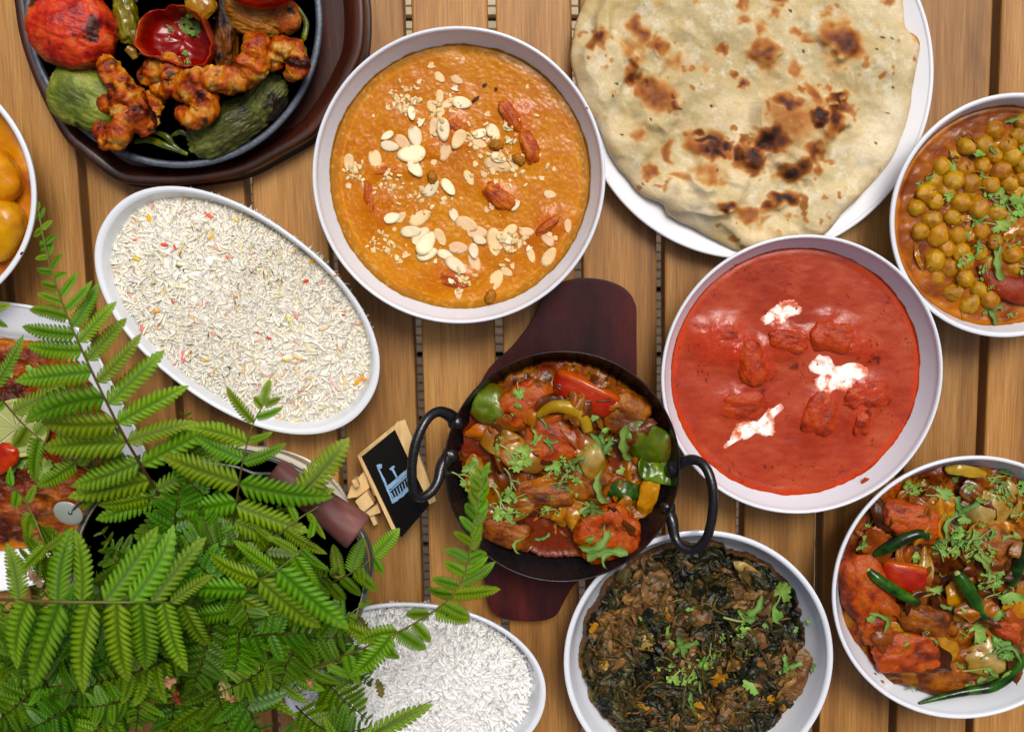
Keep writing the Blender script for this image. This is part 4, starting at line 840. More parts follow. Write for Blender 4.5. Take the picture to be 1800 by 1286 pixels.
# ================================================================ karahi: meat and vegetables
def chunk(label, x, y, z, a, b, h, ang, seed, stops=CHICK, k=2.8, amp=.16, tilt=(0, 0), mk='meat', cat='chicken', name='chicken_piece', n=26, scale=40, fr=1.6, bias=0, ridged=0, freq=1.5):
    V, F = blob((a, b, h), k, n, amp, freq, seed, ridged)
    return food(name, V, F, M[mk], x, y, z, ang, tilt, ncol(stops, fr, seed, scale, bias), label, cat)
z = .056
chunk('orange chicken piece beside the left green pepper in the karahi', 922, 706, z, 50, 36, 24, -32, 1)
chunk('orange-brown chicken piece under the yellow strip in the karahi', 968, 772, z, 50, 42, 24, 25, 2)
chunk('largest orange chicken cube, at the lower right of the karahi', 1066, 935, .0585, 54, 46, 26, -22, 3, k=3.6, tilt=(6, -4))
chunk('brown masala-coated chicken piece between tomato and right green pepper', 1100, 725, z-.001, 44, 38, 20, 40, 4, BROWN)
chunk('small brown chicken piece right of the karahi centre', 1035, 850, z-.001, 38, 30, 18, 0, 5, BROWN)
chunk('brown sauce-coated piece at the lower left of the karahi', 884, 930, z-.001, 50, 28, 18, 20, 6, BROWN)
chunk('brown sauce-coated piece below the karahi centre', 955, 868, z-.001, 56, 26, 18, 0, 7, BROWN)
def wedge(label, x, y, z, a, b, h, ang, seed, tilt=(0, 0)):
    V, F = blob((a, b, h), 2.3, 26, .05, 1.2, seed); cut = V[:, 1] < -b*.25; V[cut, 1] = -b*.25+(V[cut, 1]+b*.25)*.25
    def cf(v, w):
        n = fbm(v/30+seed, 4, seed); c = pal(n, [(-1, (140, 18, 4)), (0, (172, 34, 6)), (1, (190, 62, 12))])
        return mixc(c, c*0+lin((204, 92, 30)), .8*sstep(-b*.05, -b*.24, v[:, 1]+n*5))
    return food('tomato_wedge', V, F, M['skin'], x, y, z, ang, tilt, cf, label, 'tomato')
wedge('large glossy red tomato wedge at the top of the karahi', 1032, 684, .0580, 62, 44, 24, 205, 4, (0, 6))
wedge('red-orange tomato chunk between two green chillies in the bottom right bowl', 1590, 1002, .0425, 42, 38, 22, 190, 6, (10, 0))
shellf('green_pepper_piece', 'bright green pepper square at the upper left of the karahi', 'green pepper', 'skin', 860, 710, .0635, 74, 58, 118, [(-1, (66, 84, 12)), (0, (94, 118, 28)), (.5, (126, 146, 62)), (1, (120, 96, 50))], curl=.62, thick=.07, bend=.12, taper=.25, seed=3, tilt=(6, -6), tip=(104, 76, 20))
shellf('green_pepper_piece', 'curved dark green pepper with a brown skin patch at the right of the karahi', 'green pepper', 'skin', 1140, 786, .0645, 112, 66, 28, [(-1, (56, 66, 8)), (0, (84, 104, 14)), (.35, (104, 116, 30)), (.6, (110, 84, 34)), (1, (96, 60, 26))], curl=.7, thick=.06, bend=.12, taper=.45, seed=5, tilt=(14, 6))
shellf('green_pepper_piece', 'folded green pepper flap beneath the curved one at the right of the karahi', 'green pepper', 'skin', 1158, 826, .0590, 74, 50, 12, GRN, curl=.5, thick=.06, bend=-.1, taper=.3, seed=7, tilt=(-24, 0))
shellf('green_pepper_piece', 'small dark green pepper piece low in the sauce right of the karahi centre', 'green pepper', 'skin', 1092, 862, .0600, 70, 34, 8, [(-1, (24, 46, 8)), (0, (40, 74, 14)), (1, (70, 100, 24))], curl=.5, thick=.07, bend=.1, seed=8, tilt=(-8, 0))
shellf('yellow_pepper_strip', 'orange-yellow pepper strip hanging below the right green pepper in the karahi', 'pepper', 'skin', 1140, 872, .0600, 86, 40, 100, YEL, curl=.35, thick=.05, bend=.1, seed=9, tilt=(0, 10))
V, F, u, v = tube([(-46, -4, 0), (-20, 14, 6), (12, 12, 8), (34, -6, 5), (44, -30, 0)], [5, 11, 13, 12, 9], 16, 40, 4, .06, .7)
food('pepper_strip', V, F, M['skin'], 990, 728, .0655, 0, (0, 0), ncol([(-1, (150, 110, 16)), (0, (176, 136, 34)), (1, (170, 150, 60))], 1, 3), 'bent yellow pepper strip arching over the karahi centre', 'pepper')
shellf('onion_petal', 'largest translucent onion petal, left of the karahi centre', 'onion', 'onion', 905, 792, .0650, 128, 54, 33, ONI, curl=.45, thick=.04, bend=.08, taper=.5, stripe=26, seed=2, tip=(150, 92, 40))
shellf('onion_petal', 'translucent onion petal standing right of the karahi centre', 'onion', 'onion', 1036, 806, .0650, 88, 46, 66, ONI, curl=.5, thick=.05, bend=.08, stripe=24, seed=4, tip=(156, 92, 30))
shellf('onion_petal', 'narrow onion petal at the left wall of the karahi', 'onion', 'onion', 834, 832, .0625, 66, 34, 96, ONI, curl=.5, thick=.05, bend=.08, stripe=20, seed=6, tip=(170, 90, 20))
shellf('onion_petal', 'short yellow onion piece left of the big chicken cube in the karahi', 'onion', 'onion', 1008, 912, .0610, 54, 26, 68, YEL, curl=.6, thick=.08, seed=8)
shellf('onion_petal', 'soft brown onion slice at the bottom left of the karahi', 'onion', 'onion', 896, 898, .0625, 84, 40, -20, BROWN, curl=.4, thick=.05, stripe=16, seed=12)
shellf('onion_petal', 'soft brown onion slice beside the tomato wedge in the karahi', 'onion', 'onion', 1090, 742, .0625, 66, 34, 60, BROWN, curl=.4, thick=.05, stripe=16, seed=14)

# ================================================================ bottom right bowl
z = .040
chunk('orange chicken piece under the topmost green chilli', 1600, 914, z+.003, 56, 36, 24, 12, 21)
chunk('large orange chicken piece at the left wall of the bottom right bowl', 1520, 1032, z+.002, 44, 62, 22, -20, 22)
chunk('orange chicken piece lower down by the left wall of the bottom right bowl', 1538, 1100, z+.001, 30, 34, 20, -20, 23)
chunk('broad orange chicken piece low in the bottom right bowl', 1594, 1144, z+.003, 60, 36, 22, -4, 24, k=3.4)
chunk('brown onion-coated lump right of the middle chilli', 1752, 976, z+.001, 52, 56, 22, 0, 25, BROWN)
chunk('brown sauce-coated lump at the centre of the bottom right bowl', 1620, 1088, z+.002, 50, 28, 20, 10, 26, BROWN)
chunk('brown flat piece at the lowest edge of the bottom right bowl', 1650, 1188, z+.001, 50, 30, 18, 10, 27, BROWN)
chunk('small red-orange chicken piece at the right edge above the lowest chilli', 1770, 1104, z+.003, 28, 20, 18, 20, 28)
chunk('dark brown piece at the left top of the bottom right bowl', 1545, 950, z-.001, 40, 26, 18, -30, 29, BROWN, bias=-.3)
JO = [(1735, 896, 84, 62, 10, 'striped onion petal near the top right of the bottom bowl', ONI, 26), (1782, 880, 78, 30, 65, 'onion strip at the right edge near the top', ONI, 14), (1752, 1152, 104, 66, -20, 'large striped onion petal above the lowest chilli', ONI, 30), (1631, 1004, 84, 24, 82, 'upright pale onion strip right of the red tomato chunk', ONI, 10), (1684, 1060, 76, 34, 70, 'orange-yellow pepper strip left of the tapering chilli', YEL, 0), (1700, 832, 78, 20, 4, 'pale yellow pepper strip at the very top of the bowl', [(-1, (170, 130, 30)), (1, (204, 170, 70))], 0), (1668, 895, 24, 50, 20, 'small yellow pepper scrap right of the top chicken piece', YEL, 0), (1758, 927, 60, 26, 12, 'orange pepper strip above the heap of coriander', YEL, 0), (1790, 1068, 50, 44, 20, 'yellow pepper scrap at the right edge', YEL, 0), (1575, 1110, 90, 30, 14, 'brown glazed onion slice left of the centre', YEL, 10), (1655, 1140, 70, 46, 30, 'amber onion slice right of the broad chicken piece', YEL, 14), (1640, 895, 60, 30, -60, 'orange pepper strip between chicken and top onion', YEL, 0), (1600, 1190, 90, 40, 8, 'thin brown onion slice below the broad chicken piece', BROWN, 10), (1718, 870, 60, 40, 30, 'brown onion slice under the coriander at the top', BROWN, 14)]
for i, (x, y, L, W, a, lab, st, sp) in enumerate(JO):
    shellf('onion_petal' if 'onion' in lab else 'pepper_strip', lab, 'onion' if 'onion' in lab else 'pepper', 'onion' if 'onion' in lab else 'skin', x, y, .0462, L, W, a, st, curl=.45, thick=.045, bend=.08, stripe=sp, seed=i+30, tilt=(random.uniform(-8, 8), random.uniform(-6, 6)))
CHI = [(-1, (24, 50, 8)), (0, (40, 84, 14)), (.6, (66, 108, 24)), (1, (74, 116, 34))]
def chilli(label, pts, radii, zz, dark=0, cap=True):
    W = np.array([P(a, b, q) for (a, b), q in zip(pts, zz)]); s = float(S(*pts[0], zz[0]))
    V, F, u, v = tube(W, [r*s for r in radii], 16, 48, 3, .04)
    n = fbm(V*120, 3, 4); C = pal(n-dark, [(-1.6, (14, 26, 8)), (-.8, (20, 40, 10)), (0, (36, 82, 12)), (.8, (70, 116, 26))])
    t = empty('green_chilli', V.mean(0), label, 'chilli'); obj('flesh', V, F, M['skin'], t, C)
    if cap:
        d = (W[0]-W[1]); d /= np.linalg.norm(d); c = W[0]+d*radii[0]*s*.35
        V2, F2, _, _ = tube([c-d*radii[0]*s*.6, c, c+d*radii[0]*s*.3], [radii[0]*s*.72, radii[0]*s*.62, radii[0]*s*.3], 12, 10, 1, .15)
        obj('calyx', V2, F2, M['herb'], t, np.tile(lin((150, 168, 96)), (len(V2), 1)))
chilli('darkest green chilli, topmost in the bottom right bowl', [(1631, 942), (1612, 938), (1585, 948), (1560, 962), (1536, 974)], [8, 10, 11, 11, 5], [.0515, .0525, .052, .050, .047], .9)
chilli('plump bright green chilli, leftmost in the bottom right bowl', [(1527, 1002), (1540, 1014), (1562, 1030), (1588, 1046), (1614, 1060)], [6, 9.5, 10.5, 10, 7], [.050, .0515, .0525, .0515, .050])
chilli('tapering green chilli in the middle of the bottom right bowl', [(1683, 1008), (1700, 1032), (1714, 1058), (1728, 1080), (1743, 1101)], [9, 13, 12, 8, 2.5], [.052, .053, .053, .051, .049])
chilli('short dark green chilli end at the right edge of the photo', [(1778, 1028), (1784, 1008), (1796, 980), (1815, 950)], [8, 11, 12, 12], [.051, .052, .053, .053], .4)
chilli('longest green chilli lying along the lower rim of the bottom right bowl', [(1800, 1150), (1782, 1180), (1745, 1206), (1700, 1214), (1655, 1224), (1614, 1236)], [9, 10, 9.5, 8, 6, 2], [.050, .050, .048, .0475, .049, .0525], .2, False)

# ================================================================ spinach bowl extras
shellf('onion_petal', 'pale barrel-shaped onion piece, left of the centre of the spinach', 'onion', 'onion', 1136, 1128, .0435, 66, 38, 10, ONI, curl=.6, thick=.06, bend=.06, taper=.35, stripe=14, seed=4, tip=(150, 84, 30))
for i, (x, y, L, W, a, lab) in enumerate([(1262, 1190, 40, 34, 40, 'folded yellow onion skin below the coriander in the spinach'), (1314, 1004, 56, 20, 30, 'olive onion strip near the top of the spinach'), (1312, 1163, 40, 12, -4, 'narrow orange onion strip right of the spinach centre'), (1240, 1240, 44, 14, 10, 'orange onion strip low in the spinach bowl'), (1044, 1103, 22, 12, -60, 'tiny yellow onion scrap at the left edge of the spinach'), (1062, 1160, 34, 18, 80, 'pale olive onion scrap lower left in the spinach'), (1386, 1152, 26, 16, -50, 'small tan onion scrap at the right of the spinach'), (1216, 1258, 40, 18, 20, 'pale onion piece at the bottom of the spinach bowl'), (1138, 1245, 40, 16, 10, 'thin pale onion piece at the lower left of the spinach'), (1176, 1078, 30, 14, 80, 'pale upright onion sliver above the barrel-shaped one'), (1365, 1235, 40, 26, 30, 'orange onion scrap at the lower right edge of the spinach')]):
    shellf('onion_scrap', lab, 'onion', 'onion', x, y, .0425, L, W, a, YEL if i in (0, 2, 3, 4, 10) else ONI, curl=.55, thick=.08, seed=i+50, tilt=(random.uniform(-15, 15), random.uniform(-10, 10)))
for i, (x, y, a, b, ang, lab) in enumerate([(1130, 1050, 36, 44, 20, 'brown meat piece at the upper left of the spinach'), (1330, 1150, 30, 52, 10, 'long brown meat piece at the right of the spinach'), (1306, 1240, 50, 38, -10, 'largest brown meat piece, lower right in the spinach'), (1208, 1278, 66, 26, 4, 'brown meat piece at the bottom edge of the spinach bowl'), (1392, 1190, 26, 46, 20, 'reddish brown meat piece at the right edge of the spinach'), (1218, 1060, 24, 40, 0, 'brown meat strip above the centre of the spinach')]):
    chunk(lab, x, y, .0365, a, b, 20, ang, 60+i, [(-1, (40, 28, 14)), (-.4, (76, 50, 26)), (.1, (104, 68, 36)), (.6, (122, 82, 46)), (1, (100, 58, 28))], amp=.24, mk='spinach', cat='meat', name='meat_piece')

# ================================================================ shreds that make the curries
def shreds(name, label, cx, cy, rx, ry, n, pals, mk, seed, L=(14, 40), W=(2.5, 6), lift=.0004, flat=.35, ns=6, nn=8, curlr=.8, patch=50):
    r = np.random.default_rng(seed); V = []; F4 = []; F3 = []; C = []; o = 0
    for k in range(n):
        q = math.sqrt(r.uniform(0, 1)); t = r.uniform(0, 2*math.pi); x = cx+rx*q*math.cos(t); y = cy+ry*q*math.sin(t)
        h, _ = hit(x, y)
        if h.z < .02: continue
        s = float(S(x, y, h.z)); ln = r.uniform(*L)*s; w = r.uniform(*W)*s; a = r.uniform(0, 2*math.pi); pts = []
        p = np.array([-ln/2, 0, 0.]); d = r.normal(0, .5)
        for j in range(4):
            pts.append(p.copy()); p = p+np.array([math.cos(d), math.sin(d), 0])*ln/3; d += r.normal(0, curlr); 
        pts = np.array(pts)
        for j in range(4): pts[j, 2] = r.uniform(-.5, .6)*w*.8
        v, f, _, _ = tube(pts, [w*.4, w, w*.9, w*.35], ns, nn, k, .22, flat)
        ca, sa = math.cos(a), math.sin(a); v = np.stack([v[:, 0]*ca-v[:, 1]*sa, v[:, 0]*sa+v[:, 1]*ca, v[:, 2]], -1)+np.array(h)+[0, 0, lift]
        q_ = float(f2(np.array([x]), np.array([y]), patch, 2, 7)[0])*1.3 if patch else 0; c = np.array(pals[int(np.clip((q_*.5+.5+r.normal(0, .16))*len(pals), 0, len(pals)-1))])*r.uniform(.8, 1.15)
        cc = lin(np.clip(c, 0, 255))*(1+.25*fbm(v*160, 2, k))[:, None]
        V.append(v); F4.append(f[0]+o); F3.append(f[1]+o); C.append(cc); o += len(v)
    return tag(obj(name, np.concatenate(V), [np.concatenate(F4), np.concatenate(F3)], M[mk], None, np.concatenate(C), kind='stuff'), label, 'food bits')
def crumples(name, label, cx, cy, rx, ry, n, pals, mk, seed, size=(16, 44), patch=60, lift=.0, rough=.35, tilt=22, avoid=()):
    """limp crumpled scraps lying over each other"""
    r = np.random.default_rng(seed); V = []; F = []; C = []; o = 0; nu, nv = 13, 8
    u = np.linspace(-1, 1, nu)[:, None]; v = np.linspace(-1, 1, nv)[None, :]; G = grid(nu, nv)[:, ::-1]
    for k in range(n):
        q = math.sqrt(r.uniform(0, 1)); t = r.uniform(0, 2*math.pi); x = cx+rx*q*math.cos(t); y = cy+ry*q*math.sin(t)
        h, nn_ = hit(x, y)
        if h.z < .02: continue
        s = float(S(x, y, h.z)); L = r.uniform(*size)*s/2; W = L*r.uniform(.25, .6)
        nx = vnoise(np.stack([u*2.1+k*3.7+0*v, v*1.3+0*u, 0*u*v], -1), seed); nz = fbm(np.stack([u*1.7+k*1.3+0*v, v*1.5+0*u, 0*u*v+5], -1), 3, seed+1)
        ed = (1-np.abs(u)**2.6)**.5*(1+.35*nx)
        X = u*L*(1+.12*nx)+0*v; Y = v*W*ed+L*.25*r.normal()*u**2; Z = L*rough*nz-L*.10*np.abs(v)**2-L*.06*u**2
        w = np.stack([X, Y, Z], -1).reshape(-1, 3)
        Rm = rotm(r.normal(0, tilt), r.normal(0, tilt*.6), r.uniform(0, 360)); w = xf(w, Rm, np.array(h)+[0, 0, lift])
        q_ = float(f2(np.array([x]), np.array([y]), patch, 2, 7)[0])*1.3
        if avoid: q_ -= .10
        for (ax_, ay_, ar_, dv) in avoid:
            q_ += dv*math.exp(-((x-ax_)**2+(y-ay_)**2)/ar_**2)
        c = np.array(pals[int(np.clip((q_*.5+.5+r.normal(0, .15))*len(pals), 0, len(pals)-1))])*r.uniform(.8, 1.2)
        V.append(w); F.append(G+o); o += len(w)
        C.append(lin(np.clip(c, 0, 255))*np.clip(1+.5*nz.reshape(-1), .4, 1.7)[:, None])
    return tag(obj(name, np.concatenate(V), np.concatenate(F), M[mk], None, np.concatenate(C), kind='stuff'), label, 'food bits')
refresh()
SPI = [(18, 19, 10), (24, 25, 11), (30, 30, 12), (38, 37, 14), (48, 45, 17), (56, 50, 20), (70, 54, 22), (86, 60, 26), (104, 74, 36)]
crumples('spinach_shreds', 'wilted dark spinach leaves all over the spinach curry', 1222, 1150, 180, 172, 1000, SPI, 'spinach', 3, (22, 66), 46, -.0004, .32, 20, [(a_[0], a_[1], 50, .45) for a_ in SP_B])
MAS = [(92, 44, 12), (120, 60, 16), (148, 80, 24), (164, 98, 34), (172, 114, 50), (150, 70, 20)]
refresh()
crumples('onion_shreds', 'soft brown onion shreds through the karahi masala', 985, 812, 160, 152, 80, MAS, 'masala', 5, (36, 84), 40, -.0008, .12, 8)
crumples('onion_shreds', 'soft brown onion shreds through the bottom right curry', 1690, 1020, 180, 176, 90, MAS, 'masala', 7, (36, 84), 40, -.0008, .12, 8)
shreds('spinach_strings', 'dark wet strings of spinach leaf', 1224, 1150, 172, 165, 110, [(24, 24, 12), (44, 38, 16), (66, 50, 22), (84, 62, 28)], 'spinach', 12, (20, 60), (1.2, 3.2), -.0001, .3, 6, 14, .7, 0)
shreds('spinach_stalks', 'few pale brown stalks among the spinach', 1224, 1150, 175, 165, 70, [(120, 80, 30), (100, 84, 34), (140, 92, 34)], 'masala', 11, (16, 44), (1.6, 3.2), .0004, .7, 6, 12, .6, 0)
shreds('onion_threads', 'few thin onion threads floating in the chickpea broth', 1720, 385, 120, 180, 26, [(150, 80, 20), (170, 100, 24), (176, 120, 40)], 'masala', 9, (14, 34), (1.5, 3), -.0003, .4)

# ================================================================ sizzler contents
TC = [(-1, (70, 10, 10)), (-.5, (126, 16, 8)), (-.1, (178, 34, 10)), (.3, (196, 58, 16)), (.7, (210, 96, 40)), (1, (220, 150, 100))]
def charred(stops, seed, scale, fr, char=(28, 18, 14), thr=.25, wdt=.25, where=None):
    def f(v, W):
        n = fbm(v/scale*fr+seed*2.3, 5, seed, .6); c = pal(n, stops); k = sstep(thr, thr+wdt, fbm(v/scale*fr*.8+seed*4+9, 4, seed+5)+(where(v) if where else 0))
        return mixc(c, c*0+lin(char), k*.93)
    return f
def roast(name, label, cat, x, y, z, a, b, h, ang, seed, stops, k=2.3, amp=.08, fr=1.4, mk='wrinkled', tilt=(0, 0), thr=.35, n=34, where=None, wr=0, freq=1.5, ridged=0):
    V, F = blob((a, b, h), k, n, amp, freq, seed, ridged)
    if wr:
        rr = (1-np.abs(fbm(V/np.array([a*.5, b*.16, h])+seed, 3, seed+4))*2); V = V*(1+wr*rr)[:, None]
    return food(name, V, F, M[mk], x, y, z, ang, tilt, charred(stops, seed, max(a, b), fr, thr=thr, where=where), label, cat)
GP = [(-1, (58, 66, 20)), (-.2, (92, 104, 30)), (.3, (128, 138, 48)), (1, (160, 158, 84))]
GPD = [(-1, (44, 36, 18)), (-.2, (70, 74, 28)), (.3, (94, 100, 42)), (1, (128, 126, 74))]
PR = [(-1, (70, 24, 8)), (-.55, (130, 44, 10)), (-.2, (176, 68, 14)), (.1, (194, 92, 22)), (.4, (206, 128, 50)), (.75, (216, 164, 92)), (1.1, (224, 188, 130))]
roast('grilled_tomato', 'whole blistered red tomato with blackened skin at the left of the sizzler', 'tomato', 128, 52, .050, 78, 68, 56, 20, 3, TC, 2.15, .07, 2.6, 'wrinkled', (0, 0), .5, 54, lambda v: .55*sstep(20, 60, -v[:, 0])*sstep(-30, 40, v[:, 1]), .016)
roast('grilled_tomato', 'bright red roasted tomato at the top edge of the sizzler', 'tomato', 462, -24, .066, 60, 40, 40, 0, 5, [(-1, (160, 12, 6)), (0, (190, 22, 8)), (1, (204, 50, 16))], 2.2, .04, 1, 'skin', thr=.9)
roast('green_pepper', 'wrinkled light green grilled pepper under the blistered tomato', 'green pepper', 152, 172, .040, 66, 54, 38, 25, 7, GP, 2.6, .06, 1.3, 'wrinkled', (0, 0), .62, 50, None, .022)
roast('green_pepper', 'dark shrivelled green pepper at the lower right of the sizzler', 'green pepper', 398, 224, .036, 76, 38, 30, -28, 8, GPD, 2.5, .12, 1.3, 'wrinkled', (0, 0), .42, 50, None, .03, 1.9)
roast('green_pepper', 'dark green pepper end tucked behind the right-hand prawn', 'green pepper', 468, 172, .036, 44, 34, 26, -50, 9, GPD, 2.4, .1, 1.3, 'wrinkled', (0, 0), .2, 40, None, .06)
roast('yellow_pepper', 'wrinkled yellow-brown pepper below the bright red tomato at the top', 'pepper', 448, 26, .047, 52, 40, 32, 20, 11, [(-1, (110, 60, 14)), (0, (154, 96, 24)), (.6, (180, 128, 44)), (1, (150, 80, 30))], 2.4, .12, 1.3, 'wrinkled', (0, 0), .45, 44, None, .05)
roast('yellow_pepper', 'orange roasted pepper bit at the top right of the sizzler', 'pepper', 500, 30, .045, 30, 28, 24, -20, 12, [(-1, (130, 50, 14)), (0, (170, 84, 26)), (1, (186, 120, 50))], 2.4, .15, 1.3, 'wrinkled', thr=.45)
roast('charred_onion', 'blackened charred onion stick between red pepper and yellow pepper', 'onion', 396, 62, .044, 22, 60, 20, 4, 13, [(-1, (60, 30, 12)), (0, (110, 60, 20)), (1, (150, 90, 34))], 2.8, .2, 2, 'meat', (0, 0), -.05, 34, lambda v: .4*sstep(-10, 30, v[:, 1]))
roast('charred_onion', 'pale yellow-green charred onion at the top left behind the tomato', 'onion', 222, 30, .040, 20, 50, 18, -8, 14, [(-1, (84, 76, 24)), (0, (140, 130, 56)), (1, (176, 164, 92))], 2.6, .15, 2, 'onion', (0, 0), .35, 30, None, .05)
roast('roasted_garlic', 'small tan roasted onion piece at the top edge beside the red pepper', 'onion', 352, 8, .058, 26, 24, 14, 40, 15, [(-1, (140, 90, 30)), (0, (186, 138, 66)), (1, (206, 166, 96))], 2.8, .1, 2, 'onion', thr=.7)
def red_cup():
    """hollow half of a red pepper, open towards the camera"""
    nt, nr = 90, 30; th = np.arange(nt)/nt*2*np.pi; pts = [(236, 62), (246, 30), (262, 14), (300, 8), (330, 12), (356, 28), (368, 50), (372, 84), (366, 112), (340, 118), (300, 112), (262, 100), (240, 86)]
    o = Out(306, 62, .062, pts=pts); R = o.R(th)*(1+.03*fbm(np.c_[np.cos(th)*3, np.sin(th)*3, 0*th], 3, 6))
    prof = [(.55, .038), (.9, .044), (1.0, .053), (1.0, .060), (.965, .0625), (.90, .060), (.84, .052), (.74, .045), (.5, .0425), (.02, .042)]
    pr = cr(prof, 44); wob = 1+.05*np.sin(3*th+1)
    R = R*(1+.05*fbm(np.stack([np.cos(th)*5, np.sin(th)*5, 0*th], -1), 3, 8)); R = R.mean()+(R-R.mean())*sstep(.2, .8, pr[:, :1]); V = np.stack([o.c[0]+pr[:, :1]*R*np.cos(th), o.c[1]+pr[:, :1]*R*np.sin(th), pr[:, 1:]+.005*np.sin(2*th+.5)*sstep(.045, .062, pr[:, 1:])+.003*fbm(np.stack([np.cos(th)*2*pr[:, :1]+3, np.sin(th)*2*pr[:, :1], 0*th+pr[:, 1:]*60], -1), 4, 2)], -1)
    n = fbm(V*60, 4, 2); C = pal(n, [(-1, (112, 8, 6)), (0, (150, 16, 8)), (.8, (176, 34, 12))])
    rimm = sstep(.0565, .062, V[..., 2]); C = mixc(C, C*0+lin((206, 84, 30)), rimm*.8*(.6+.4*n))
    C = mixc(C, C*0+lin((60, 10, 8)), sstep(.3, .8, n)*.6)
    tag(obj('red_pepper', V.reshape(-1, 3), [grid(len(pr), nt, True)], M['skin'], None, C.reshape(-1, 3)), 'glossy red pepper half, open like a cup, with coriander inside', 'red pepper')
red_cup()
def prawn(label, pts, radii, z0, seed, thr=.4, amp=.3):
    W = np.array([(a, b, c) for a, b, c in pts], float); w = []
    for a, b, c in W: w.append(P(a, b, z0+c))
    w = np.array(w); s = float(S(pts[0][0], pts[0][1], z0)); nn = 70
    V, F, u, v = tube(w, [r*s for r in radii], 40, nn, seed, amp, .95)
    # body rings
    seg = 1+.05*np.sin(u*2*np.pi*6); c = cr(w, nn); ci = np.clip((u*(nn-1)).astype(int), 0, nn-1); V = c[ci]+(V-c[ci])*seg[:, None]
    V = V+(fbm(V*700, 3, seed)*.0007)[:, None]*np.array([1, 1, 1])
    n = 1.35*fbm(V*95+seed, 5, seed, .6)+.25*fbm(V*600, 2, seed+3); C = pal(n, PR)
    C = mixc(C, C*0+lin((40, 18, 10)), .9*sstep(thr, thr+.22, fbm(V*130+seed*3, 4, seed+5)))
    tag(obj('grilled_prawn', V, F, M['meat'], None, C), label, 'prawn')
prawn('curled orange prawn at the lower left edge of the sizzler pan', [(178, 186, 0), (205, 184, .004), (222, 205, .006), (214, 230, .006), (196, 246, .004), (178, 232, 0), (180, 214, 0)], [14, 20, 22, 22, 20, 16, 8], .050, 2)
prawn('long red-brown charred prawn lying diagonally beside the tomato', [(176, 92, .004), (196, 128, .007), (222, 168, .008), (246, 205, .006), (262, 236, .002)], [9, 22, 26, 24, 12], .048, 3, .22)
prawn('orange prawn lump below the red pepper cup', [(252, 140, 0), (272, 126, .004), (296, 122, .005), (308, 142, .004), (290, 158, .003), (268, 156, 0)], [14, 22, 24, 20, 18, 10], .046, 4)
prawn('dark crusty prawn behind the diagonal one', [(280, 160, 0), (270, 180, .001), (262, 205, .001), (278, 222, 0)], [12, 20, 18, 8], .042, 5, .05)
prawn('tightly curled orange prawn at the centre bottom of the sizzler', [(310, 168, 0), (330, 158, .005), (356, 166, .007), (360, 190, .006), (342, 208, .004), (322, 200, .001), (332, 186, 0)], [14, 22, 24, 24, 20, 16, 8], .050, 6)
prawn('long curved orange prawn right of the centre of the sizzler', [(318, 150, 0), (345, 136, .005), (378, 140, .008), (408, 142, .008), (432, 132, .006), (446, 112, .003)], [10, 19, 24, 24, 22, 12], .052, 7)
prawn('upright pale orange prawn behind the long curved one', [(426, 150, 0), (440, 122, .006), (446, 98, .008), (450, 76, .006), (434, 68, 0)], [12, 26, 27, 20, 8], .055, 8, .6)
prawn('round orange prawn at the right end of the sizzler', [(486, 122, 0), (482, 98, .004), (498, 84, .006), (520, 96, .006), (522, 120, .004), (502, 134, .001)], [14, 20, 20, 21, 20, 10], .052, 9)
for i, (pts, rr, lab, col) in enumerate([([(236, 250), (262, 246), (290, 256), (318, 268)], [3, 7, 6, 2], 'pale green onion strand at the bottom of the sizzler', GP), ([(268, 232), (292, 240), (306, 258), (330, 272)], [2, 6, 6, 3], 'second pale onion strand at the bottom of the sizzler, nearer the prawns', GP), ([(524, 14), (538, 40), (534, 66), (526, 76)], [3, 5, 5, 2], 'curved translucent onion strand by the right pan wall', GP), ([(486, 74), (494, 60), (516, 44)], [3, 5, 2], 'short onion strand above the round right prawn', GP), ([(520, 78), (532, 86), (534, 100)], [2, 7, 5], 'pale onion scrap right of the round prawn', GP), ([(205, 50), (214, 58), (226, 66)], [10, 14, 10], 'pale onion root end between tomato and red pepper', ONI), ([(222, 84), (232, 92), (238, 104)], [6, 9, 5], 'browned onion piece below the red pepper cup rim', ONI), ([(176, 74), (184, 76), (190, 80)], [4, 6, 4], 'tiny white onion bit on the tomato edge', [(-1, (190, 170, 140)), (1, (220, 206, 180))]), ([(300, 240), (318, 232), (332, 240)], [2, 6, 3], 'green onion strand half under the centre prawn', GPD)]):
    zq = .042 if i not in (2, 7) else .046
    W = np.array([P(a, b, zq+.001*math.sin(a)) for a, b in pts]); s = float(S(*pts[0], zq)); V, F, u, v = tube(W, [q*s for q in rr], 10, 24, i, .12, .5)
    tag(obj('onion_strand', V, F, M['onion'], None, pal(fbm(V*150, 3, i), col)*.8), lab, 'onion')
def blackbits():
    r = np.random.default_rng(2); V = []; F = []; C = []; o = 0
    for k in range(160):
        a = r.uniform(0, 2*math.pi); q = r.uniform(.2, .92)*235; x, y = 305+q*math.cos(a), 30+q*math.sin(a); h, _ = hit(x, y)
        if h.z > .04: continue
        s = float(S(x, y, h.z)); v, f = blob((r.uniform(2, 8), r.uniform(2, 5), 2), 2.6, 5, .3, 1.5, k); v = xf(v*s, rotm(0, 0, r.uniform(0, 360)), np.array(h)); V.append(v); F.append(f+o); o += len(v)
        C.append(np.tile(lin([(24, 16, 12), (70, 40, 16), (100, 80, 36), (40, 24, 14)][r.integers(4)]), (len(v), 1)))
    tag(obj('burnt_bits', np.concatenate(V), np.concatenate(F), M['meat'], None, np.concatenate(C), kind='stuff'), 'burnt crumbs and onion bits on the black iron pan', 'crumbs')
refresh(); blackbits()

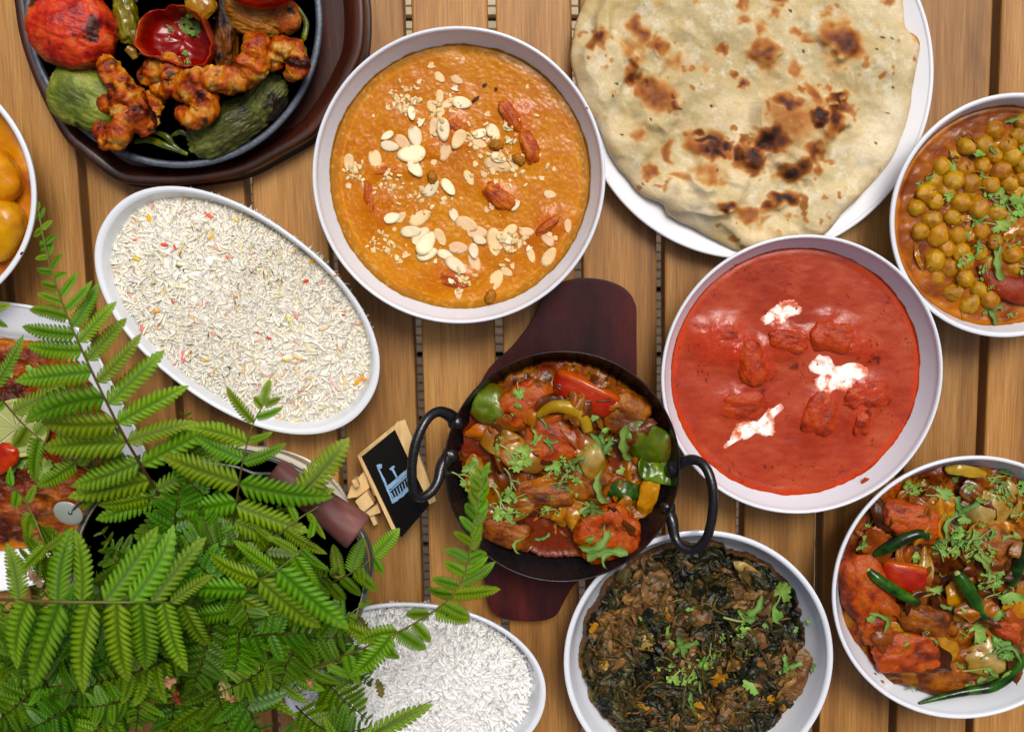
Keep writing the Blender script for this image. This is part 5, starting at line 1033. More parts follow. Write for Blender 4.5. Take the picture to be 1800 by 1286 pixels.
# ================================================================ coriander
def leaf_piece(kind, seed):
    """chopped coriander in unit size; kinds: leaf, half, strip, sprig"""
    r = np.random.default_rng(seed); V = []; F4 = []; F3 = []; C = []; o = 0
    def add(v, f4, f3, c):
        nonlocal o
        V.append(v); C.append(c)
        if f4 is not None: F4.append(f4+o)
        if f3 is not None: F3.append(f3+o)
        o += len(v)
    def blade(cx, cy, rr, ang, lobes=3, cutoff=0):
        nt, nr = 44, 5; th = np.linspace(-2.5, 2.5, nt); R = .55+.45*np.abs(np.cos(th*lobes/2.1))**.7; R = R*(1+.10*np.sin(th*13+r.uniform(0, 6)))*(1-.25*(np.abs(th)/2.5)**2)
        t = np.linspace(.03, 1, nr)[:, None]; x = t*R*np.cos(th); y = t*R*np.sin(th)
        if cutoff: y = np.clip(y, -1, r.uniform(-.1, .3)); x = np.clip(x, -1, r.uniform(.4, .9))
        z = .22*r.uniform(.4, 1)*(x*x)-.3*(y*y)*r.uniform(-.6, 1)+.10*np.sin(th*lobes)*t+.07*vnoise(np.stack([x*3+seed, y*3, 0*x], -1), seed)
        v = np.stack([x, y, z], -1).reshape(-1, 3)*rr; v = xf(v, rotm(r.uniform(-14, 14), r.uniform(-14, 14), ang), (cx, cy, .06))
        vein = np.exp(-(np.sin(th*lobes/2.1+math.pi/2*0)/.12)**2)*1.0; c = mixc(np.tile(lin((100, 142, 42)), (nr*nt, 1)), np.tile(lin((158, 190, 98)), (nr*nt, 1)), np.clip((vein[None]*.5+.5*(1-t)), 0, 1).ravel())
        add(v, grid(nr, nt)[:, ::-1], None, c)
    def stalk(p0, p1, rr):
        m = (np.array(p0)+np.array(p1))/2+r.normal(0, .08, 3); m[2] = abs(m[2]); v, f, _, _ = tube([p0, m, p1], [rr, rr, rr*.7], 6, 8); add(v, f[0], f[1], np.tile(lin((140, 166, 90)), (len(v), 1)))
    if kind == 'leaf': blade(.0, 0, .62, 0); stalk((-.95, 0, .05), (-.02, 0, .07), .045)
    if kind == 'half': blade(-.1, 0, .8, 0, 3, 1)
    if kind == 'strip':
        for k in range(2): 
            L = r.uniform(.7, 1); n = 12; u = np.linspace(-1, 1, n)[:, None]; w = .16+.05*np.sin(u*9+seed); vv = np.linspace(-1, 1, 4)[None]
            x = u*L+0*vv; y = w*vv+.25*r.normal()*u**2+(k*.35-.15); z = .08+.12*np.abs(vv)+.1*np.sin(u*3+seed)+0*vv; v = np.stack([x, y, z], -1).reshape(-1, 3); v = xf(v, rotm(0, 0, r.uniform(-25, 25)+k*40), (0, 0, 0))
            add(v, grid(n, 4)[:, ::-1], None, mixc(np.tile(lin((84, 122, 36)), (n*4, 1)), np.tile(lin((130, 158, 84)), (n*4, 1)), (1-np.abs(vv)+0*u).ravel()*.7))
            if k == 0 and seed % 2: break
    if kind == 'sprig':
        for k in range(3):
            a = [0, 65, -60][k]; q = (.25*math.cos(rad(a)), .35*math.sin(rad(a)), .1); blade(q[0]+.12*math.cos(rad(a)), q[1], .45, a, 3); stalk((-.35, 0, .08), q, .035)
        stalk((-1, .05, .03), (-.3, 0, .09), .045)
    if kind == 'bits':
        for k in range(6): blade(r.uniform(-.8, .8), r.uniform(-.7, .7), r.uniform(.18, .34), r.uniform(0, 360), 3, 1)
        stalk((-.6, -.2, .1), (.4, .3, .12), .04)
    v = np.concatenate(V); f = []
    if F4: f.append(np.concatenate(F4))
    if F3: f.append(np.concatenate(F3))
    me = mk_mesh('coriander', v, f, np.concatenate(C)); me.materials.append(M['herb']); return me
CORI = {k: [leaf_piece(k, s) for s in range(n)] for k, n in (('leaf', 3), ('half', 4), ('strip', 4), ('sprig', 3), ('bits', 5))}
def coriander(lst, ox, oy, sc, where, group, cx, cy, rr):
    refresh()
    for i, (a, b, L, ang, kind) in enumerate(lst):
        x, y = ox+a/sc, oy+b/sc; h, n = hit(x, y); s = float(S(x, y, h.z))*L/sc*.70
        q = Vector((0, 0, 1)).rotation_difference(Vector((n.x*.5, n.y*.5, 1)))
        Rm = q.to_matrix().to_4x4() @ rotm(random.uniform(-14, 14), random.uniform(-14, 14), -ang).to_4x4()
        nm = {'leaf': 'coriander leaf', 'half': 'torn coriander leaf', 'strip': 'coriander stalk shred', 'sprig': 'coriander sprig', 'bits': 'chopped coriander cluster'}[kind]
        o = inst('coriander_'+{'leaf': 'leaf', 'half': 'leaf', 'strip': 'stalk', 'sprig': 'sprig', 'bits': 'leaf'}[kind], random.choice(CORI[kind]), Matrix.Translation(h+Vector((0, 0, .0005))) @ Rm @ Matrix.Diagonal((s, s, s*.9, 1)))
        tag(o, f'{"large " if L/sc > 40 else "small " if L/sc < 16 else ""}green {nm} {sector(x-cx, y-cy, rr)} of the {where}', 'coriander', group)
rc = random.Random(5)
def rnd_bits(pts, n, spread, L=(14, 30), kinds=('bits', 'half', 'strip')):
    out = []
    for k in range(n):
        p = pts[k % len(pts)]; out.append((p[0]+rc.gauss(0, spread), p[1]+rc.gauss(0, spread), rc.uniform(*L), rc.uniform(0, 360), rc.choice(kinds)))
    return out
# chickpea bowl (zoom frame 2.796 px per px from 1540,150)
coriander([(660, 165, 90, -30, 'strip'), (375, 390, 110, 75, 'leaf'), (500, 318, 100, 10, 'half'), (580, 320, 60, 20, 'strip'), (715, 318, 110, 10, 'half'), (350, 548, 70, -30, 'leaf'), (270, 450, 50, 20, 'strip'), (207, 478, 40, 0, 'bits'), (540, 455, 90, 40, 'bits'), (530, 520, 110, 40, 'bits'), (590, 560, 110, 0, 'sprig'), (665, 600, 130, 30, 'sprig'), (510, 670, 90, 20, 'strip'), (600, 685, 120, 10, 'leaf'), (715, 560, 130, 60, 'half'), (455, 735, 44, 90, 'half'), (600, 770, 60, 90, 'bits'), (680, 785, 90, 0, 'bits'), (430, 850, 90, 60, 'sprig'), (560, 835, 50, 40, 'strip'), (605, 870, 150, 70, 'strip'), (535, 910, 80, 100, 'bits'), (710, 900, 110, 30, 'bits'), (570, 1110, 100, 40, 'strip'), (660, 1120, 50, 0, 'bits'), (575, 990, 50, 0, 'bits'), (405, 262, 30, 0, 'bits'), (500, 800, 70, 80, 'strip')], 1540, 150, 2.796, 'chickpea curry', 'coriander on the chickpea curry', 1715, 381, 150)
# karahi (2.109 from 700,480)
KC = [(448, 440, 60, 80, 'leaf'), (450, 490, 44, 80, 'half'), (430, 520, 26, 0, 'bits'), (560, 570, 60, 110, 'strip'), (515, 605, 60, -30, 'strip'), (565, 630, 50, 70, 'strip'), (730, 530, 70, 60, 'half'), (775, 572, 50, 20, 'half'), (740, 610, 110, -70, 'strip'), (765, 640, 100, -45, 'strip'), (850, 625, 130, 65, 'strip'), (865, 600, 60, 90, 'half'), (440, 675, 110, 30, 'sprig'), (375, 650, 50, 60, 'half'), (575, 720, 90, -60, 'leaf'), (645, 710, 120, -60, 'sprig'), (650, 690, 80, -50, 'strip'), (755, 780, 120, 65, 'strip'), (665, 780, 70, 70, 'bits'), (430, 790, 120, 60, 'sprig'), (455, 825, 80, 10, 'bits'), (390, 860, 110, 60, 'sprig'), (420, 895, 100, 20, 'bits'), (480, 930, 70, 70, 'strip'), (335, 880, 90, 120, 'sprig'), (250, 750, 120, 10, 'sprig'), (300, 700, 60, 80, 'half'), (345, 730, 60, 40, 'half'), (535, 975, 50, -40, 'strip'), (425, 1000, 60, -60, 'strip'), (560, 880, 80, 10, 'bits'), (585, 780, 60, 20, 'bits'), (600, 795, 26, 0, 'bits'), (700, 860, 110, 20, 'leaf'), (735, 880, 100, 60, 'strip'), (730, 975, 80, 20, 'half'), (770, 1015, 140, 5, 'strip'), (760, 1040, 70, -40, 'strip'), (830, 725, 50, 20, 'half'), (620, 470, 30, 0, 'bits')]
coriander(KC+rnd_bits([(430, 850), (640, 720), (430, 680), (740, 630), (600, 800)], 26, 38, (26, 50)), 700, 480, 2.109, 'karahi', 'coriander in the karahi', 985, 815, 190)
# bottom right bowl (2.5417 from 1440,780)
JC = [(620, 142, 80, 10, 'half'), (690, 180, 110, 10, 'half'), (770, 195, 110, 15, 'strip'), (400, 205, 90, -40, 'sprig'), (470, 210, 110, 10, 'bits'), (450, 240, 90, 0, 'bits'), (545, 225, 110, 0, 'leaf'), (235, 350, 70, -20, 'bits'), (200, 440, 80, -40, 'strip'), (640, 280, 110, -55, 'strip'), (650, 325, 80, 20, 'half'), (545, 360, 110, -60, 'strip'), (415, 495, 100, -80, 'half'), (445, 540, 60, 60, 'half'), (540, 430, 70, 40, 'half'), (580, 440, 120, 60, 'sprig'), (640, 430, 120, -30, 'sprig'), (700, 430, 120, 10, 'bits'), (740, 400, 120, -20, 'bits'), (530, 490, 120, 90, 'bits'), (680, 480, 110, 0, 'bits'), (740, 530, 120, 70, 'strip'), (780, 470, 90, 40, 'bits'), (870, 410, 120, 40, 'half'), (880, 320, 80, 20, 'bits'), (840, 120, 60, 30, 'strip'), (790, 150, 110, 20, 'bits'), (850, 220, 90, 80, 'bits'), (890, 190, 80, 30, 'sprig'), (515, 660, 100, -20, 'leaf'), (575, 720, 80, -15, 'strip'), (240, 765, 70, 10, 'half'), (315, 770, 110, 70, 'strip'), (395, 850, 80, 20, 'half'), (390, 885, 40, 0, 'half'), (475, 840, 40, 0, 'bits'), (655, 745, 40, 80, 'half'), (790, 600, 110, -20, 'leaf'), (740, 640, 60, 60, 'half'), (860, 660, 130, 10, 'half'), (800, 660, 100, -30, 'sprig'), (820, 750, 150, 40, 'half'), (700, 820, 140, -50, 'half'), (780, 860, 120, -60, 'half'), (640, 850, 70, 60, 'bits'), (800, 920, 120, -30, 'sprig'), (860, 900, 100, 30, 'strip'), (680, 1010, 160, 20, 'bits'), (660, 1070, 130, 0, 'half'), (760, 1050, 160, -30, 'half'), (850, 1010, 140, -20, 'half'), (530, 880, 60, 90, 'strip'), (420, 1075, 50, 30, 'strip'), (560, 320, 40, 0, 'bits')]
coriander(JC+rnd_bits([(650, 440), (560, 450), (730, 450), (800, 170), (780, 600)], 34, 42, (30, 70)), 1440, 780, 2.5417, 'corner curry', 'coriander on the bottom right curry', 1670, 1020, 190)
# spinach (3.42 from 980,910)
SC = [(1340, 450, 190, -70, 'leaf'), (1290, 530, 210, -60, 'half'), (1120, 620, 230, 15, 'leaf'), (1190, 590, 190, 25, 'strip'), (1160, 660, 130, 50, 'half'), (660, 680, 120, 75, 'strip'), (710, 755, 100, 70, 'half'), (760, 770, 180, 45, 'strip'), (850, 845, 180, 10, 'half'), (910, 840, 150, 90, 'sprig'), (690, 885, 70, -20, 'strip'), (720, 945, 180, -10, 'bits'), (810, 930, 170, -40, 'bits'), (770, 950, 110, 0, 'half'), (860, 975, 110, -40, 'strip'), (690, 960, 110, -80, 'half'), (1180, 1000, 140, 60, 'half'), (1390, 880, 120, -50, 'strip'), (1435, 660, 60, 0, 'half'), (1345, 650, 70, 70, 'bits'), (1520, 625, 50, 80, 'half'), (1535, 885, 90, 50, 'strip'), (1135, 805, 40, 80, 'strip'), (795, 535, 60, 10, 'half'), (505, 600, 40, 80, 'half'), (820, 1080, 130, 70, 'strip'), (985, 800, 40, 80, 'strip'), (1000, 710, 70, -30, 'bits'), (550, 1275, 60, 0, 'half'), (930, 1270, 40, 80, 'half'), (1110, 700, 80, 20, 'bits')]
coriander(SC, 980, 910, 3.42, 'spinach curry', 'coriander on the spinach curry', 1228, 1150, 200)
coriander([(880, 110, 100, 10, 'sprig'), (940, 145, 110, 30, 'leaf'), (920, 75, 50, 60, 'half'), (820, 150, 50, 80, 'bits'), (900, 250, 70, 60, 'half'), (910, 300, 60, 80, 'bits')], 0, 0, 2.727, 'red pepper cup', 'coriander in the red pepper cup', 333, 60, 40)
coriander([(180, 305, 40, 10, 'strip'), (320, 530, 60, 80, 'strip'), (300, 420, 40, 0, 'bits'), (60, 720, 150, 20, 'leaf'), (190, 770, 160, 60, 'leaf'), (70, 790, 100, 80, 'strip'), (150, 330, 70, 90, 'half'), (10, 650, 120, 0, 'leaf'), (50, 350, 60, 100, 'half'), (270, 740, 60, 30, 'half'), (130, 740, 90, 30, 'sprig')], 0, 520, 2.523, 'fish plate', 'coriander on the fish plate', 60, 780, 110)
# lime and tomato on the fish
def lime():
    t = empty('lime_slice', P(32, 752, .024), 'pale green-rimmed lime slice lying on the fish plate behind the fern', 'lime')
    n = 60; o = Out(32, 752, .026, r=52); th = np.arange(n)/n*2*np.pi
    loft('peel', o, [(.90, .022), (.99, .022), (1.0, .024), (1.0, .0265), (.985, .0275), (.93, .0275), (.90, .0268), (.90, .022)], mat('lime_peel', (170, 178, 90), .35, .5, bump=((600, .4, .0006),), vary=.15), t, 60, 30)
    loft('pith', o, [(0, .0225), (.925, .0225), (.925, .0268), (.87, .0270), (.86, .0262), (0, .0262)], mat('lime_pith', (184, 182, 136), .5, .4, vary=.06), t, 60, 24)
    me = None
    for k in range(9):
        if me is None:
            a = np.linspace(-.30, .30, 8); V = [(.06, 0, 0)]+[(.84*math.cos(q), .84*math.sin(q), 0) for q in a]; V = np.array(V); V2 = V*np.array([.97, .9, 1])+[.008, 0, .06]; W = np.concatenate([V, V2]); m = len(V)
            F = [np.array([list(range(m, 2*m))]), np.array([(i, (i+1) % m, m+(i+1) % m, m+i) for i in range(m)])]
            me = mk_mesh('segment', W, F, None, False); me.materials.append(mat('lime_flesh', (160, 168, 96), .2, .5, bump=((900, .5, .0006),), vary=.15, varscale=300))
        s = 52*float(S(32, 752, .026)); inst('segment', me, Matrix.Translation(o.c+np.array([0, 0, -.0])) @ Matrix.Rotation(k*2*math.pi/9, 4, 'Z') @ Matrix.Diagonal((s, s, s, 1)) @ Matrix.Translation((0, 0, .006)), t)
lime()
V, F = blob((34, 22, 12), 2.4, 16, .1, 1.4, 4); food('tomato_wedge', V, F, M['skin'], 4, 806, .0275, -40, (0, 0), ncol(TOM, 1.2, 2, 30), 'red tomato piece at the left edge of the fish plate', 'tomato')

# ================================================================ chalkboard sign
def prism(name, poly, z0s, dz, m, parent, bev=0):
    """solid under a picture polygon whose corners have heights z0s; dz thick"""
    top = np.array([P(a, b, z) for (a, b), z in zip(poly, z0s)]); bot = top.copy(); bot[:, 2] -= dz; n = len(poly)
    V = np.concatenate([top, bot]); F = [np.array([list(range(n))[::-1]]), np.array([list(range(n, 2*n))]), np.array([(i, (i+1) % n, n+(i+1) % n, n+i) for i in range(n)])]
    return obj(name, V, F, m, parent, smooth=False)
sg = empty('chalkboard_sign', P(700, 850, 0), 'tiny black chalkboard sign in a pale wooden easel frame with blue chalk marks', 'sign')
zl, zr = .026, .040
prism('board_face', [(633, 800), (693, 752), (756, 886), (706, 944), (694, 930)], [zl, zr, zr, zl, zl], .0025, M['board'], sg)
prism('frame_rail', [(628, 800), (633.5, 799), (696, 930), (690, 933)], [zl+.001, zl+.001, zl+.001, zl+.001], .005, M['pine'], sg)
prism('frame_rail', [(692, 750), (697, 742), (712, 737), (767, 879), (755, 886)], [zr+.0015]*5, .006, M['pine'], sg)
prism('frame_rail', [(628, 801), (633, 796), (692, 748), (695, 754), (636, 802)], [zl+.001, zl+.001, zr+.001, zr+.001, zl+.001], .004, M['pine'], sg)
def z4(p): return (380+p[0]/3.383, 680+p[1]/3.383)
for nm, poly, z, dz in [('easel_foot', [(775, 665), (800, 590), (880, 500), (912, 600), (840, 655)], .020, .008), ('easel_block', [(825, 680), (895, 620), (938, 695), (870, 752)], .024, .012), ('easel_foot', [(868, 755), (960, 695), (978, 748), (900, 775)], .018, .007), ('peg', [(803, 558), (830, 546), (850, 590), (826, 602)], .028, .01), ('peg', [(912, 775), (938, 765), (960, 815), (936, 826)], .016, .008), ('easel_leg', [(840, 420), (856, 410), (960, 640), (940, 650)], .020, .006)]:
    o = prism(nm, [z4(p) for p in poly], [z]*len(poly), dz, M['pine'], sg)
    for md in [o.modifiers.new('bevel', 'BEVEL')]: md.width = .0006; md.segments = 2
zf = lambda x, y: zl+(zr-zl)*np.clip(((x-633)*.93-(y-800)*.42)/78, 0, 1)
def stroke(p, q, w, k=0):
    a, b = z4(p), z4(q); n = 7; t = np.linspace(0, 1, n); x = a[0]+(b[0]-a[0])*t; y = a[1]+(b[1]-a[1])*t; d = np.array([b[1]-a[1], -(b[0]-a[0])]); d = d/np.linalg.norm(d)*w/2/3.383
    r = np.random.default_rng(k+int(p[0])); j = 1+r.uniform(-.28, .22, n); xs = np.r_[x+d[0]*j, (x-d[0]*j)[::-1]]; ys = np.r_[y+d[1]*j, (y-d[1]*j)[::-1]]
    V = P(xs, ys, .034); zz = []
    for X, Y in zip(xs, ys): zz.append(float(zplane(X, Y)))
    V = np.concatenate([P(xs, ys, np.array(zz)+.0005), P(xs, ys, np.array(zz)+.0001)]); m = 2*n
    obj('chalk_mark', V, [np.array([list(range(m))]), np.array([(i, (i+1) % m, m+(i+1) % m, m+i) for i in range(m)])], M['chalk'], sg, smooth=False)
A0, A1, A2 = P(633, 800, zl), P(693, 752, zr), P(756, 886, zr); NN = np.cross(A1-A0, A2-A0)
def zplane(X, Y):
    z = .033
    for _ in range(4):
        w = P(X, Y, z); z = A0[2]-(NN[0]*(w[0]-A0[0])+NN[1]*(w[1]-A0[1]))/NN[2]
    return z
for p, q, w in [((962, 478), (1008, 575), 12), ((1005, 570), (1026, 625), 13), ((1026, 622), (1052, 690), 13), ((955, 470), (985, 462), 15), ((965, 487), (982, 470), 14), ((1034, 490), (1060, 470), 14), ((1046, 482), (1078, 545), 12), ((1022, 600), (1092, 540), 24), ((1085, 545), (1142, 494), 24), ((1050, 680), (1110, 635), 24), ((1105, 640), (1142, 600), 24), ((1030, 622), (1142, 520), 8)]+[((1040+i*15.5, 628-i*14), (1058+i*14.5, 668-i*12.5), 6.5) for i in range(7)]:
    stroke(p, q, w)

# ================================================================ bucket with handle
BZ = .118
bo = Out(385, 1008, BZ, ax=(263, 226, 0))
bk = empty('planter_bucket', P(385, 1008, 0), 'cream enamel bucket planter with a wooden grip handle, mostly hidden by the fern', 'planter')
loft('bucket_body', bo, [(0, .0005), (.66, .0005), (.70, .002), (.78, .04), (.88, .08), (.965, .110), (.99, BZ-.0035), (.985, BZ-.001), (.965, BZ-.001), (.955, .108), (.90, .090), (.88, .085), (0, .085)], M['enamel'], bk, 180, 80)
loft('bucket_rim', bo, [(.975, BZ-.0035), (.985, BZ-.0045), (1.0, BZ-.003), (1.003, BZ-.001), (.99, BZ+.0006), (.972, BZ-.0003), (.975, BZ-.0035)], M['enamelrim'], bk, 180, 30)
V, F = cube_sphere(12, 2.0); V = V*np.array([.0098, .0098, .0016]); R_ = rotm(20, -14, 20)
obj('handle_ear', xf(V, R_, P(120, 902, .126)), F, M['ear'], bk); V, F = cube_sphere(8, 2.0); obj('rivet', xf(V*.0016, R_, P(124, 900, .128)), F, M['wire'], bk)
W = np.array([P(a, b, z_) for a, b, z_ in [(124, 900, .127), (180, 850, .140), (290, 812, .150), (400, 818, .150), (448, 832, .148), (490, 836, .150), (540, 866, .151), (600, 905, .151), (640, 936, .150), (654, 985, .140), (648, 1030, .128), (640, 1040, .120)]])
V, F, _, _ = tube(W, [.0011, .0011], 10, 120); obj('handle_wire', V, F, M['wire'], bk)
a, b = P(482, 826, .152), P(630, 936, .154); ax_ = (b-a)/np.linalg.norm(b-a); s_ = float(S(560, 880, .153))
th = np.arange(26)/26*2*np.pi; ts = np.linspace(0, 1, 40); side = np.cross(ax_, [0, 0, 1]); side /= np.linalg.norm(side); upv = np.cross(side, ax_)
rg = np.interp(ts, [0, .02, .2, .5, .8, .97, 1], [23, 25, 25, 28, 32, 35, 33])*s_
V = np.array([a+(b-a)*t+(side*math.cos(q)+upv*math.sin(q))*r_*(1+.03*math.sin(3*q+4*t)+.04*float(vnoise(np.array([math.cos(q)*2, math.sin(q)*2, t*7]), 3))) for t, r_ in zip(ts, rg) for q in th])
# build the grip along its own Y so the wood grain follows it
Rg = np.stack([side, ax_, upv], 1); loc = (V-(a+b)/2) @ Rg
me = mk_mesh('handle_grip', loc, [grid(40, 26, True)[:, ::-1], np.array([list(range(26))]), np.array([list(range(39*26, 40*26))[::-1]])]); me.materials.append(M['grip'])
Mg = Matrix([[*Rg[0], 0], [*Rg[1], 0], [*Rg[2], 0], [0, 0, 0, 1]]); Mg.translation = Vector((a+b)/2); inst('handle_grip', me, Mg, bk)
nt, nr = 120, 50; th = np.arange(nt)/nt*2*np.pi; t = np.linspace(.01, .93, nr)[:, None]; rr = t*bo.R(th)
V = np.stack([bo.c[0]+rr*np.cos(th), bo.c[1]+rr*np.sin(th), 0*rr], -1); V[..., 2] = .096+.004*fbm(V*60, 4, 3)+.003*np.abs(fbm(V*260, 3, 5))
so = obj('potting_soil', V.reshape(-1, 3), [grid(nr, nt, True)[:, ::-1], np.array([list(range(nt))])], M['soil']); tag(so, 'dark damp potting soil inside the cream bucket', 'soil', kind='stuff')

# ================================================================ fern
def pinna_arrays(seed, nl=13, per=6, nvh=4, wr=.15, deep=.7):
    """one leaflet, unit length along x, lobed on both sides"""
    r = np.random.default_rng(seed); nu = nl*per+1; u = np.linspace(0, 1, nu); ph = u*nl
    lob = np.abs(np.sin(np.pi*ph))**.42
    env = np.interp(u, [0, .06, .25, .6, .85, 1], [.75, 1.0, 1.0, .86, .46, .02]); env = env*(1+.05*vnoise(np.stack([u*6, 0*u+seed, 0*u], -1), seed))
    dp = deep*np.interp(u, [0, .7, 1], [1, .75, .2])
    rows = []
    for side in (-1, 1):
        sh = .12*side
        for k in range(1, nvh+1): pass
    vs = np.linspace(-1, 1, 2*nvh+1); w = wr*env*(1-dp*(1-lob))
    bend = r.normal(0, .11); droop = r.uniform(.0, .28)
    V = []
    for v in vs:
        av = abs(v); y = v*w; x = u+.55*av*w*1.2
        z = -.14*w*av**1.5+.16*w*(np.sin(np.pi*ph)**2)*np.sin(np.pi*min(av*1.05, 1))-.22*w*math.exp(-(v/.16)**2)*.5
        z = z-.10*u**2*r.uniform(.3, 1.2) if False else z
        V.append(np.stack([x, y+bend*u**2, z-droop*(u**2)], -1))
    V = np.stack(V, 1)  # nu, nv, 3
    mid = np.exp(-(vs/.14)**2)[None, :]+0*u[:, None]; crease = (1-np.abs(np.sin(np.pi*ph)))[:, None]*np.abs(vs)[None, :]
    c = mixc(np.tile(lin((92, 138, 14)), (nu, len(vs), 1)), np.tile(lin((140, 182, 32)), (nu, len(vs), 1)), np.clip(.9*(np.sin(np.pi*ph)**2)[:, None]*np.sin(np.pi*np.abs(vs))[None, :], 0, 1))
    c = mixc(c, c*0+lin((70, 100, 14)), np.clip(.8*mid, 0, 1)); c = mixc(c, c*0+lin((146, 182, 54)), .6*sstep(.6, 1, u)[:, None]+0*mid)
    return V.reshape(-1, 3), grid(nu, len(vs)), c.reshape(-1, 3)
PIN = []; PINA = []
for k in range(8):
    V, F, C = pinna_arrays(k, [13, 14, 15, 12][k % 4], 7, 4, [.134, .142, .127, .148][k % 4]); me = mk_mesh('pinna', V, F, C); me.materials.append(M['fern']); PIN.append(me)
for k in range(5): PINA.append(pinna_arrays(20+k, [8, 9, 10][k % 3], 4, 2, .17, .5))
fern = empty('fern_plant', P(365, 1090, .097), 'lush bright green fern growing out of the cream bucket in the lower left', 'fern')
def pin_matrix(b, t, wscale, roll=0):
    b = np.array(b); t = np.array(t); x = t-b; L = np.linalg.norm(x); x = x/L; z = np.array([0, 0, 1.0]); y = np.cross(z, x); y /= np.linalg.norm(y); z = np.cross(x, y)
    c, s_ = math.cos(roll), math.sin(roll); y2 = y*c+z*s_; z2 = z*c-y*s_
    m = Matrix(np.column_stack([x*L, y2*L*wscale, z2*L]).tolist()).to_4x4(); m.translation = Vector(b); return m
rf = random.Random(9)
def frond(rach, pairs, label=None, z_tip=-.006, ws=1.0, rw=1.6):
    """rach: picture points with heights; pairs: (base, tip[, width]) picture points of each leaflet"""
    W = np.array([P(*p) for p in rach]); V, F, u, v = tube(W, [rw*.00045, rw*.00034, .0003], 8, 50, 2, .08)
    C = mixc(np.tile(lin((96, 104, 34)), (len(V), 1)), np.tile(lin((84, 56, 28)), (len(V), 1)), sstep(.75, .1, u))
    fr = obj('frond', V, F, M['stem'], fern, C)
    if label: fr['label'] = label
    dense = cr(np.array([list(p) for p in rach], float), 160)
    for i, pr in enumerate(pairs):
        b, t = pr[0], pr[1]; w = pr[2] if len(pr) > 2 else 1.0
        d = np.hypot(dense[:, 0]-b[0], dense[:, 1]-b[1]); k = int(d.argmin()); bz = dense[k, 2]; bx, by = (dense[k, 0], dense[k, 1]) if d[k] < 26 else b
        tz = bz+z_tip+rf.uniform(-.006, .004)
        B, T = P(bx, by, bz+.0003), P(t[0], t[1], tz)
        inst('pinna', PIN[rf.randrange(8)], pin_matrix(B, T, 1.04*(1+.45*float(sstep(60, 22, math.dist(b, t))) if w == 1.0 and math.dist(b, t) < 60 else 1)*ws*w*rf.uniform(.92, 1.08), rf.uniform(-.3, .3)), fr)
    return fr
# F1 tall frond at the left
F1R = [(300, 905, .130), (262, 840, .160), (224, 777, .185), (186, 704, .205), (150, 628, .220), (120, 560, .230), (97, 495, .236), (80, 435, .238), (66, 362, .236)]
F1 = [((224, 777), (338, 730)), ((209, 743), (323, 676)), ((187, 709), (288, 614)), ((166, 676), (254, 594)), ((147, 638), (221, 555)), ((134, 605), (198, 528)), ((123, 575), (184, 502)), ((116, 545), (167, 500)), ((108, 519), (136, 476)), ((101, 489), (118, 472)), ((94, 470), (106, 440)), ((88, 446), (98, 424)),
      ((220, 780), (45, 778)), ((206, 742), (50, 757)), ((179, 700), (24, 707)), ((155, 657), (18, 666)), ((138, 620), (34, 618)), ((125, 590), (26, 583), .85), ((112, 560), (44, 533)), ((106, 532), (62, 514)), ((99, 505), (60, 498)), ((92, 478), (58, 478)), ((86, 452), (60, 454)), ((80, 430), (58, 436)), ((84, 428), (100, 405)), ((76, 405), (56, 415)), ((78, 404), (92, 385)), ((72, 380), (60, 392)), ((72, 382), (82, 366)), ((67, 370), (66, 352)),
      ((250, 815), (385, 742)), ((250, 808), (117, 866)), ((268, 840), (112, 876)), ((280, 870), (160, 924)), ((275, 860), (395, 800))]
frond(F1R, F1, 'tall arching fern frond reaching up the left side', rw=2.2, ws=1.05)
# F2 frond in the middle
F2R = [(395, 1010, .13), (408, 953, .165), (412, 910, .185), (418, 866, .200), (425, 820, .212), (434, 780, .218), (446, 742, .222), (458, 720, .222), (470, 700, .220)]
F2 = [((446, 742), (388, 686), 1.1), ((452, 735), (500, 724), 1.3), ((462, 712), (470, 664), 1.4), ((464, 712), (498, 700), 1.4), ((462, 716), (440, 690), 1.2), ((436, 780), (330, 728), 1.05), ((438, 775), (482, 766), 1.4), ((430, 806), (334, 772), 1.2), ((428, 812), (508, 790), 1.1), ((420, 848), (268, 800), 1.0), ((421, 850), (578, 896), 1.05), ((416, 880), (296, 908), 1.1), ((414, 888), (545, 938), 1.0), ((410, 925), (290, 915), 1.0), ((411, 915), (505, 960), 1.0), ((406, 955), (310, 975)), ((407, 950), (520, 1000))]
frond(F2R, F2, 'upright bushy frond in the middle of the fern')
frond([(500, 900, .16), (530, 865, .19), (560, 835, .20), (600, 790, .20)], [((528, 868), (616, 771), 1.5), ((515, 880), (590, 860), 1.1)], 'pale broad leaflet above the wooden grip')
# F3 broad frond, bottom left, nearest the camera
F3R = [(-70, 1050, .225), (0, 1053, .245), (100, 1057, .256), (200, 1058, .25), (290, 1058, .235), (340, 1066, .20)]
F3 = [((-20, 1052), (-36, 950), 1.2), ((33, 1054), (26, 950), 1.25), ((100, 1052), (98, 924), 1.2), ((143, 1054), (153, 926), 1.15), ((185, 1054), (284, 930), 1.05), ((228, 1052), (332, 944), 1.05), ((268, 1052), (354, 938), 1.0), ((300, 1056), (372, 1000)),
      ((-10, 1060), (-50, 1180), 1.1), ((48, 1060), (-8, 1158), 1.15), ((104, 1062), (40, 1216), .95), ((158, 1062), (114, 1217), 1.0), ((206, 1062), (203, 1226), 1.0), ((246, 1062), (263, 1202), 1.05), ((286, 1062), (310, 1192), 1.0), ((320, 1062), (362, 1160))]
frond(F3R, F3, 'large frond hanging across the bottom left with long toothed leaflets', rw=2.4, z_tip=-.012)
